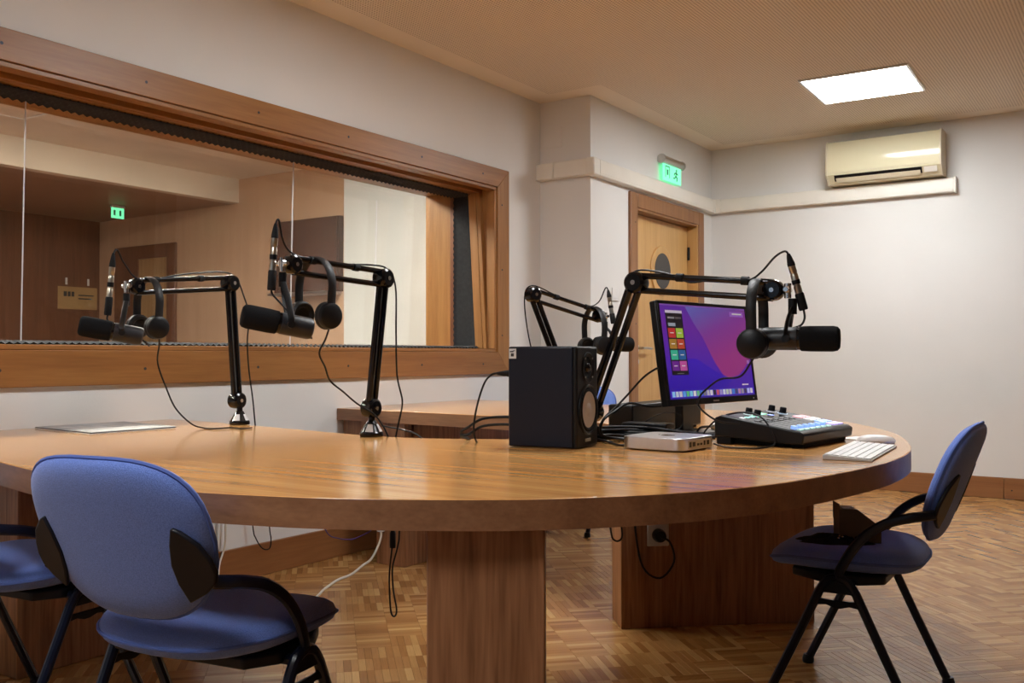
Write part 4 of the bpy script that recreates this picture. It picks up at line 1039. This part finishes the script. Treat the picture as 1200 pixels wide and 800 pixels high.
    ic = [(0.25, 0.55, 0.9), (0.5, 0.6, 0.7), (0.6, 0.6, 0.65), (0.1, 0.35, 0.8), (0.1, 0.5, 0.2), (0.2, 0.6, 0.8), (0.7, 0.7, 0.75), (0.15, 0.5, 0.25), (0.05, 0.2, 0.6), (0.2, 0.2, 0.22), (0.45, 0.45, 0.5), (0.7, 0.7, 0.72), (0.03, 0.03, 0.04), (0.6, 0.1, 0.15), (0.35, 0.3, 0.6), (0.6, 0.65, 0.8), (0.5, 0.6, 0.5), (0.5, 0.5, 0.55), (0.05, 0.2, 0.6), (0.05, 0.06, 0.15), (0.45, 0.25, 0.4), (0.3, 0.3, 0.35), (0.06, 0.05, 0.1), (0.45, 0.5, 0.9), (0.6, 0.6, 0.7)]
    for i, c_ in enumerate(ic):
        u0 = 0.03 + i * 0.0380
        flat(u0, u0 + 0.029, 0.022, 0.078, 0.0010, 'dock_icon', emit_screen('dock_icon_%d' % i, c_, 0.9))
    flat(0.80, 0.97, 0.90, 0.955, 0.0008, 'desktop_widget', emit_screen('desktop_widget', (0.24, 0.10, 0.44), 1.0)); flat(0.83, 0.95, 0.925, 0.94, 0.0010, 'text_line', wt)
    for i in range(4): flat(0.945, 0.975, 0.36 + i * 0.07, 0.40 + i * 0.07, 0.0008, 'desktop_icon', emit_screen('desktop_icon_%d' % i, (0.30, 0.16, 0.36), 0.9))
    flat(0.85, 0.93, 0.115, 0.13, 0.0008, 'text_line', wt)
    MB().box(-0.018, 0.018, -h_ / 2 + 0.006, -h_ / 2 + 0.011, 0.003, 0.0034, mx).build('badge', M['steel'], k)
    MB().box(w_ / 2 - 0.03, w_ / 2 - 0.024, -h_ / 2 + 0.007, -h_ / 2 + 0.011, 0.003, 0.0034, mx).build('power_light', M['sticker'], k)
    # stand
    bx, by = c.x - 0.085, c.y
    MB().lathe([(0.105, 0.0), (0.108, 0.004), (0.10, 0.012), (0.04, 0.016)], Matrix.Translation((bx + 0.02, by, ZT + 0.0005)), 36).build('stand_base', M['blackgloss'], k)
    MB().box(bx - 0.018, bx + 0.01, by - 0.045, by + 0.045, ZT + 0.01, ZT + 0.30).build('stand_post', M['black'], k, bevel=0.006)
    MB().box(bx, c.x - 0.02, by - 0.04, by + 0.04, ZT + 0.21, ZT + 0.28).build('stand_mount', M['black'], k, bevel=0.004)
    return mx, w_, h_


MON, MW, MH = monitor()
k = thing('equipment_box', 'long low black equipment box standing behind the monitor foot', 'equipment', (-1.406, 2.975, ZT))
MB().box(-1.450, -1.362, 2.70, 3.25, ZT + 0.006, ZT + 0.10).build('case', M['black'], k, bevel=0.006)
for y in (2.74, 3.21): MB().box(-1.44, -1.372, y - 0.02, y + 0.02, ZT, ZT + 0.008).build('foot', M['blackmatte'], k)
cable([MON @ V(-MW / 2 - 0.004, -0.045, -0.02), MON @ V(-MW / 2 - 0.02, -0.047, -0.02), (-1.276, 2.60, 0.914), (-1.316, 2.575, 0.862), (-1.335, 2.53, 0.824), (-1.345, 2.47, 0.79), (-1.34, 2.46, 0.745), (-1.25, 2.55, 0.735)], 'black cable plugged into the left side of the monitor', 0.0032)
cable([MON @ V(-MW / 2 + 0.004, -MH / 2 + 0.004, -0.032), (-1.255, 2.590, 0.829), (-1.304, 2.558, 0.838), (-1.325, 2.51, 0.815), (-1.335, 2.455, 0.79), (-1.33, 2.445, 0.75), (-1.28, 2.50, 0.734)], 'black cable leaving the lower corner of the monitor', 0.0038)

# ================================================================== small computer, mixer, keyboard, mouse, paper
k = thing('mini_computer', 'flat square silver computer lying on the table', 'computer', (-1.214, 2.33, ZT), -0.077)
mx = k.matrix_world; s_ = 0.192


def rsq(h, r, cx, cy, n=8):
    p = []
    for q, (sx, sy) in enumerate(((1, 1), (-1, 1), (-1, -1), (1, -1))):
        for i in range(n + 1):
            a = q * PI / 2 + PI / 2 * i / n
            p.append((cx + sx * (h - r) + r * math.cos(a), cy + sy * (h - r) + r * math.sin(a)))
    return p


MB().prism(rsq(s_ / 2, 0.030, s_ / 2, s_ / 2), 0.003, 0.036, mx).build('case', M['alu'], k, bevel=0.0025, angle=50)
MB().prism(rsq(s_ / 2 - 0.012, 0.03, s_ / 2, s_ / 2), 0.0, 0.0035, mx).build('foot', M['blackmatte'], k)
lg = [(0.018 * math.cos(2 * PI * i / 20) * (1 - 0.12 * (math.sin(2 * PI * i / 20) > 0.85)), 0.020 * math.sin(2 * PI * i / 20)) for i in range(20)]
for i in (0, 1, 19): lg[i] = (lg[i][0] * 0.72, lg[i][1])     # bite on the right
MB().prism([(s_ / 2 - y, s_ / 2 + x) for x, y in lg], 0.0359, 0.0363, mx).prism([(s_ / 2 - 0.024, s_ / 2 + 0.002), (s_ / 2 - 0.034, s_ / 2 + 0.010), (s_ / 2 - 0.030, s_ / 2 - 0.002)], 0.0359, 0.0363, mx).build('fruit_logo', M['blackgloss'], k)
pp_ = MB().box(s_ - 0.0012, s_ + 0.0006, 0.030, s_ - 0.030, 0.008, 0.030, mx).build('port_panel', M['gcable'], k, bevel=0.001)
for y0, y1, z0, z1 in ((0.036, 0.048, 0.012, 0.026), (0.054, 0.070, 0.013, 0.025), (0.080, 0.092, 0.014, 0.020), (0.098, 0.110, 0.014, 0.020), (0.118, 0.128, 0.013, 0.025), (0.136, 0.150, 0.013, 0.025)):
    MB().box(s_ + 0.0004, s_ + 0.0012, y0, y1, z0, z1, mx).build('port', M['ink'], pp_)

k = thing('audio_mixer', 'black podcast mixing console with coloured pads and lit faders', 'mixer', (-0.905, 2.79, ZT), -0.10)
mx = k.matrix_world
HX, HY = 0.135, 0.185    # local x: towards the operator, y: along the desk; back edge at -x is high
mxp = mx @ Matrix(((1, 0, 0), (0, 0, -1), (0, 1, 0))).to_4x4()    # (x, z, -y)
MB().prism([(-HX, 0.022), (-HX, 0.075), (-HX + 0.02, 0.083), (HX - 0.012, 0.046), (HX, 0.038), (HX - 0.004, 0.012), (HX - 0.05, 0.010)], -HY, HY, mxp).build('case', M['black'], k, bevel=0.004)
MB().prism([(-HX + 0.015, 0.0), (-HX + 0.01, 0.03), (HX - 0.07, 0.02), (HX - 0.07, 0.0)], -HY + 0.03, HY - 0.03, mxp).build('foot', M['blackmatte'], k, bevel=0.003)
MB().prism([(-HX + 0.004, 0.0), (-HX + 0.004, 0.03), (-HX + 0.05, 0.03), (-HX + 0.05, 0.0)], -HY + 0.005, HY - 0.005, mxp).build('foot', M['blackmatte'], k, bevel=0.003)
MB().prism([(HX - 0.05, 0.0), (HX - 0.05, 0.02), (HX - 0.01, 0.014), (HX - 0.012, 0.0)], -HY + 0.03, HY - 0.03, mxp).build('foot', M['blackmatte'], k, bevel=0.003)
sl = math.atan2(0.083 - 0.046, 2 * HX - 0.032)
face = mx @ Matrix.Translation((-HX + 0.02, 0, 0.083)) @ Matrix.Rotation(sl, 4, 'Y')    # x runs down the slope, z = normal
FLn = 2 * HX - 0.032
MB().box(0.0, FLn, -HY + 0.006, HY - 0.006, -0.001, 0.0006, face).build('top_plate', M['baffle'], k)
scr = MB().box(0.012, 0.085, -0.03, 0.075, 0.0004, 0.0016, face).build('touch_screen', M['porthole'], k, bevel=0.0005)
MB().box(0.020, 0.045, -0.02, 0.03, 0.0016, 0.0021, face).build('lit_icon', emit('mixer_screen_green', (0.20, 0.75, 0.45), 0.8), scr)
MB().box(0.05, 0.065, 0.02, 0.04, 0.0016, 0.0021, face).build('lit_icon', emit('mixer_screen_blue', (0.20, 0.30, 0.85), 0.8), scr)
for i, (x, y) in enumerate(((0.025, -0.055), (0.055, -0.06), (0.02, 0.115), (0.055, 0.12))):
    kn = MB().lathe([(0.013, 0.0), (0.013, 0.003), (0.0105, 0.005), (0.010, 0.018), (0.009, 0.020)], face @ Matrix.Translation((x, y, 0.0006)), 20).build('knob', M['blackmatte'], k)
    MB().lathe([(0.0155, 0.0), (0.0155, 0.002), (0.0135, 0.0022)], face @ Matrix.Translation((x, y, 0.0006)), 20).build('lit_ring', emit('knob_ring_%d' % i, ((0.5, 0.6, 0.6), (0.3, 0.7, 0.5), (0.45, 0.45, 0.5), (0.4, 0.5, 0.6))[i], 0.5), kn)
padc = [(0.62, 0.30, 0.33), (0.55, 0.52, 0.52), (0.25, 0.40, 0.78), (0.42, 0.34, 0.72)]
for i in range(4):
    for j in range(2):
        x0 = 0.098 + i * 0.0345; y0 = 0.092 + j * 0.04
        MB().box(x0, x0 + 0.028, y0, y0 + 0.034, 0.0006, 0.004, face).build('sound_pad', emit('pad_%d_%d' % (i, j), padc[i], 0.55), k, bevel=0.0015)
btn = mat('mixer_button', (0.05, 0.05, 0.055), 0.5)
for j in range(6):
    y0 = -0.165 + j * 0.040
    MB().box(0.205, 0.219, y0, y0 + 0.018, 0.0006, 0.010, face).build('fader_cap', emit('fader_cap_%d' % j, (0.22, 0.36, 0.75), 0.6), k, bevel=0.001)
    MB().box(0.128, 0.20, y0 + 0.006, y0 + 0.010, 0.0006, 0.0012, face).build('fader_slot', M['ink'], k)
    MB().box(0.224, 0.234, y0, y0 + 0.026, 0.0006, 0.004, face).build('mute_button', emit('mute_%d' % j, (0.35, 0.55, 0.50), 0.45), k, bevel=0.001)
    for i in range(2): MB().box(0.096 + i * 0.016, 0.107 + i * 0.016, y0, y0 + 0.026, 0.0006, 0.0025, face).build('button', btn, k)
for j in range(4):
    y0 = -0.165 + j * 0.03
    MB().box(0.050, 0.062, y0, y0 + 0.016, 0.0006, 0.0025, face).build('indicator', emit('indicator_%d' % j, ((0.6, 0.6, 0.62), (0.3, 0.65, 0.55), (0.4, 0.65, 0.65), (0.6, 0.35, 0.6))[j], 0.6), k)
cn = MB()
for j in range(2): cn.cyl(mx @ V(-HX + 0.001, -0.13 + j * 0.04, 0.045), mx @ V(-HX - 0.035, -0.13 + j * 0.04, 0.045), 0.011, 14)
cn.build('rear_plug', M['steel'], k)
cable([mx @ V(-HX - 0.034, -0.13, 0.045), mx @ V(-HX - 0.07, -0.14, 0.04), mx @ V(-HX - 0.10, -0.10, 0.012), mx @ V(-HX - 0.09, 0.0, 0.006), mx @ V(-HX - 0.11, 0.12, 0.006)], 'black cable leaving the mixer plugs towards the monitor stand', 0.0035)
cable([(-1.012, 2.50, 0.737), (-0.98, 2.50, 0.729), (-0.93, 2.50, 0.7285), (-0.885, 2.535, 0.7285), (-0.87, 2.59, 0.735), (-0.88, 2.60, 0.765), (-0.915, 2.615, 0.806), (-0.98, 2.64, 0.817), (-1.05, 2.65, 0.80), (-1.10, 2.66, 0.76), (-1.12, 2.68, 0.731)], 'thin black cable looping over the near side of the mixer', 0.0026)

k = thing('computer_keyboard', 'white flat computer keyboard at the right edge of the table', 'keyboard', (-0.632, 2.575, ZT), 0.075)
mx = k.matrix_world; KX, KY = 0.0575, 0.21
MB().prism([(-KX, 0.0005), (-KX, 0.0115), (KX, 0.0045), (KX, 0.0005)], -KY, KY, mx @ Matrix(((1, 0, 0), (0, 0, -1), (0, 1, 0))).to_4x4()).build('base', M['gcable'], k, bevel=0.001)
kb = MB(); ang = math.atan2(0.007, 2 * KX); kf = mx @ Matrix.Translation((-KX, 0, 0.0115)) @ Matrix.Rotation(ang, 4, 'Y')
for r_ in range(6):
    x0 = 0.004 + r_ * 0.0183
    for c_ in range(21):
        y0 = -KY + 0.004 + c_ * 0.0193
        kb.box(x0, x0 + 0.0150, y0, y0 + 0.0180, 0.0, 0.0030, kf)
kb = kb.build('keys', M['white'], k); kb['kind'] = 'stuff'
k = thing('computer_mouse', 'white low computer mouse beside the keyboard', 'mouse', (-0.675, 2.91, ZT), 0.25)
mx = k.matrix_world; vs, fs = [], []
NU, NV = 10, 20
for i in range(NU + 1):
    r_ = i / NU
    for j in range(NV):
        a = 2 * PI * j / NV
        vs.append(mx @ V(0.056 * r_ * math.copysign(abs(math.cos(a)) ** 0.8, math.cos(a)), 0.029 * r_ * math.copysign(abs(math.sin(a)) ** 0.8, math.sin(a)), 0.005 + 0.017 * math.sqrt(max(0, 1 - r_ ** 2.6))))
for i in range(NU):
    for j in range(NV): fs.append((i * NV + j, (i + 1) * NV + j, (i + 1) * NV + (j + 1) % NV, i * NV + (j + 1) % NV))
MB().add(vs, fs).build('shell', M['white'], k, angle=180)
MB().prism([(0.053 * math.cos(2 * PI * j / 20), 0.027 * math.sin(2 * PI * j / 20)) for j in range(20)], 0.0005, 0.006, mx).build('base', M['alu'], k)
tag(MB().prism([(-0.80, 2.985), (-0.715, 2.96), (-0.69, 3.06), (-0.775, 3.085)], ZT + 0.0004, ZT + 0.0012).build('note_paper', M['sticker']), 'small white slip of paper behind the mixer', 'paper')

k = thing('paper_sheets', 'thin stack of printed papers lying at the left end of the table', 'papers', (-3.1, 2.0, ZT))
pq = [(-3.30, 1.855), (-2.895, 1.815), (-2.89, 2.14), (-3.29, 2.20)]
MB().prism([(x + 0.006, y - 0.004) for x, y in pq], ZT + 0.0004, ZT + 0.0020).build('lower_sheet', M['sticker'], k)
MB().prism(pq, ZT + 0.0024, ZT + 0.0050).build('folder', M['ink'], k)
ts_ = MB().prism([(x, y + 0.002) for x, y in pq], ZT + 0.0052, ZT + 0.0066).build('top_sheet', M['paper'], k)
for i in range(5):
    MB().box(-3.2 + 0.02 * i, -3.0, 1.88 + 0.05 * i, 1.905 + 0.05 * i, ZT + 0.0066, ZT + 0.0069).build('print_block', M['gcable'], ts_)

# ================================================================== cable heap behind the computer
rc = random.Random(11)
for i in range(11):
    y = 2.52 + rc.uniform(-0.03, 0.06); x0 = -1.40 + rc.uniform(-0.03, 0.03); z = ZT + 0.004 + 0.0065 * (i % 6)
    pts = [(x0, y - 0.04, z), (x0 + 0.07, y + 0.02 + rc.uniform(-0.02, 0.02), z + rc.uniform(0.0, 0.012)), (x0 + 0.15, y + 0.06 + rc.uniform(-0.02, 0.03), z + rc.uniform(0, 0.01)), (x0 + 0.23, y + 0.10 + rc.uniform(-0.02, 0.03), z), (x0 + 0.29 + rc.uniform(0, 0.05), y + 0.16 + rc.uniform(-0.03, 0.03), ZT + 0.005 + rc.uniform(0, 0.012))]
    cable(pts, 'black cable in the heap between loudspeaker and monitor', 0.0042 if i % 3 else 0.0055, group='cable heap behind the silver computer')
cable([(-1.36, 2.47, 0.735), (-1.30, 2.44, 0.7295), (-1.25, 2.39, 0.7285), (-1.22, 2.41, 0.7285)], 'black cable lying on the table between loudspeaker and silver computer', 0.003)
cable([(-1.37, 2.50, 0.742), (-1.31, 2.46, 0.742), (-1.25, 2.47, 0.738), (-1.22, 2.53, 0.735)], 'thicker black cable curving past the loudspeaker foot', 0.0038)
cable([(-1.36, 2.75, 0.73), (-1.33, 2.72, 0.77), (-1.28, 2.76, 0.80), (-1.24, 2.80, 0.79), (-1.24, 2.78, 0.75), (-1.31, 2.73, 0.742), (-1.36, 2.70, 0.735)], 'thin black cable loop standing behind the cable heap', 0.0016)
tag(MB().box(-1.35, -1.20, 2.60, 2.66, ZT + 0.034, ZT + 0.052).build('power_strip', M['black'], bevel=0.004), 'flat black adapter lying on the cable heap before the monitor', 'adapter')

# cables below the table
cable([(-3.305, 2.70, 0.55), (-3.305, 2.70, 0.262), (-3.30, 2.69, 0.168), (-3.285, 2.65, 0.096), (-3.24, 2.60, 0.02), (-3.22, 2.52, 0.006)], 'white cable running down the wall beside the foreground chair', 0.0045, 'wcable')
cable([(-3.322, 2.67, 0.62), (-3.322, 2.67, 0.262), (-3.316, 2.66, 0.15)], 'grey cable running down the wall beside the white cable', 0.004, 'gcable')
cable([(-3.29, 2.80, 0.50), (-3.29, 2.835, 0.235), (-3.29, 2.852, 0.179), (-3.29, 2.89, 0.128), (-3.29, 2.93, 0.120), (-3.29, 2.94, 0.16), (-3.29, 2.93, 0.235), (-3.29, 2.93, 0.5)], 'thin black cable loop hanging against the wall under the table', 0.0028)
cable([(-3.20, 3.12, 0.30), (-3.20, 3.20, 0.158), (-3.20, 3.28, 0.118), (-3.20, 3.355, 0.102), (-3.20, 3.42, 0.106), (-3.18, 3.50, 0.145), (-3.15, 3.52, 0.3)], 'purple cable sagging above the baseboard under the table', 0.003, 'pcable')
cable([(-3.02, 3.37, 0.45), (-3.02, 3.37, 0.20), (-3.015, 3.362, 0.12), (-3.04, 3.33, 0.035), (-3.06, 3.29, 0.0065), (-2.98, 3.13, 0.0055), (-2.956, 3.022, 0.0055), (-2.885, 2.869, 0.0055), (-2.80, 2.70, 0.0055), (-2.86, 2.5, 0.0055)], 'white cable dropping down the far pedestal and along the floor', 0.0055, 'wcable')
tag(MB().box(-3.035, -3.005, 3.358, 3.384, 0.155, 0.185).build('cable_clip', M['white'], bevel=0.003), 'white clip holding the white cable to the far pedestal', 'clip')
k = thing('hanging_cable', 'black cable with a connector hanging in a loop beneath the table', 'cable', (-2.13, 2.44, 0.38))
MB().tube([V(*p) for p in ((-2.127, 2.437, 0.66), (-2.127, 2.437, 0.40), (-2.135, 2.433, 0.30), (-2.140, 2.431, 0.225), (-2.137, 2.435, 0.124), (-2.127, 2.442, 0.104), (-2.120, 2.445, 0.127), (-2.128, 2.437, 0.196), (-2.131, 2.437, 0.268), (-2.115, 2.445, 0.34), (-2.11, 2.448, 0.40), (-2.11, 2.448, 0.66))], 0.003, 7, 6).build('lead', M['cable'], k)
MB().lathe([(0.010, 0), (0.011, 0.01), (0.010, 0.05), (0.006, 0.06)], Matrix.Translation((-2.130, 2.437, 0.335)), 14).build('connector', M['black'], k)
cable([(-1.42, 2.62, 0.66), (-1.40, 2.62, 0.45), (-1.385, 2.62, 0.41), (-1.365, 2.63, 0.42), (-1.375, 2.64, 0.48), (-1.40, 2.66, 0.66)], 'short black cable loop showing below the table beside the near pedestal', 0.003)
cable([(-2.95, 3.30, 0.66), (-2.75, 3.28, 0.64), (-2.66, 3.27, 0.60), (-2.58, 3.29, 0.56), (-2.56, 3.36, 0.40)], 'black cables tied below the far table arm', 0.004)

# ================================================================== things on the right-hand chair
k = thing('small_box', 'small dark brown open cardboard box lying on the right-hand chair', 'box', (-0.70, 2.80, 0.452), 0.5)
mx = k.matrix_world
bm_ = MB(); hx, hy, hz_, th = 0.055, 0.035, 0.085, 0.002
MB().prism([(-0.06, 0.0), (0.055, 0.0), (0.055, 0.045), (-0.01, 0.095), (-0.06, 0.095)], -hy, hy, mx @ Matrix(((1, 0, 0), (0, 0, -1), (0, 1, 0))).to_4x4()).build('carton', M['card'], k, bevel=0.0015)
MB().box(-0.045, -0.02, -0.02, 0.012, 0.0948, 0.0956, mx).build('label', M['sticker'], k)
MB().box(-0.061, -0.0595, -hy - 0.001, hy + 0.001, 0.06, 0.11, mx).build('flap', M['card'], k)
k = thing('black_pouch', 'crumpled black pouch beside the small box on the right-hand chair', 'pouch', (-0.76, 2.74, 0.45), 0.2)
mx = k.matrix_world; vs, fs = [], []; rp = random.Random(5)
for i in range(9):
    for j in range(25):
        r_ = i / 8; a = 2 * PI * j / 25
        w_ = 1 + 0.16 * math.sin(3 * a + 1) + 0.08 * math.sin(7 * a)
        vs.append(mx @ V(0.10 * r_ * w_ * math.cos(a), 0.05 * r_ * w_ * math.sin(a), 0.002 + (0.020 + 0.006 * math.sin(5 * a + 6 * r_)) * max(0, 1 - r_ ** 2.2)))
for i in range(8):
    for j in range(25): fs.append((i * 25 + j, (i + 1) * 25 + j, (i + 1) * 25 + (j + 1) % 25, i * 25 + (j + 1) % 25))
MB().add(vs, fs).build('cloth', M['blackmatte'], k, angle=180)
for i in range(14):
    a = rp.uniform(0, 2 * PI); r_ = rp.uniform(0.02, 0.045)
    c = mx @ V(0.05 + r_ * math.cos(a), -0.005 + r_ * 0.6 * math.sin(a), 0.022 - 0.2 * (r_ - 0.02))
    MB().lathe([(0.0, -0.004), (0.003, -0.0026), (0.004, 0), (0.003, 0.0026), (0.0, 0.004)], Matrix.Translation(c), 8).build('bead', M['chrome' if i % 3 == 0 else 'blackgloss'], k)
bpy.context.view_layer.update()
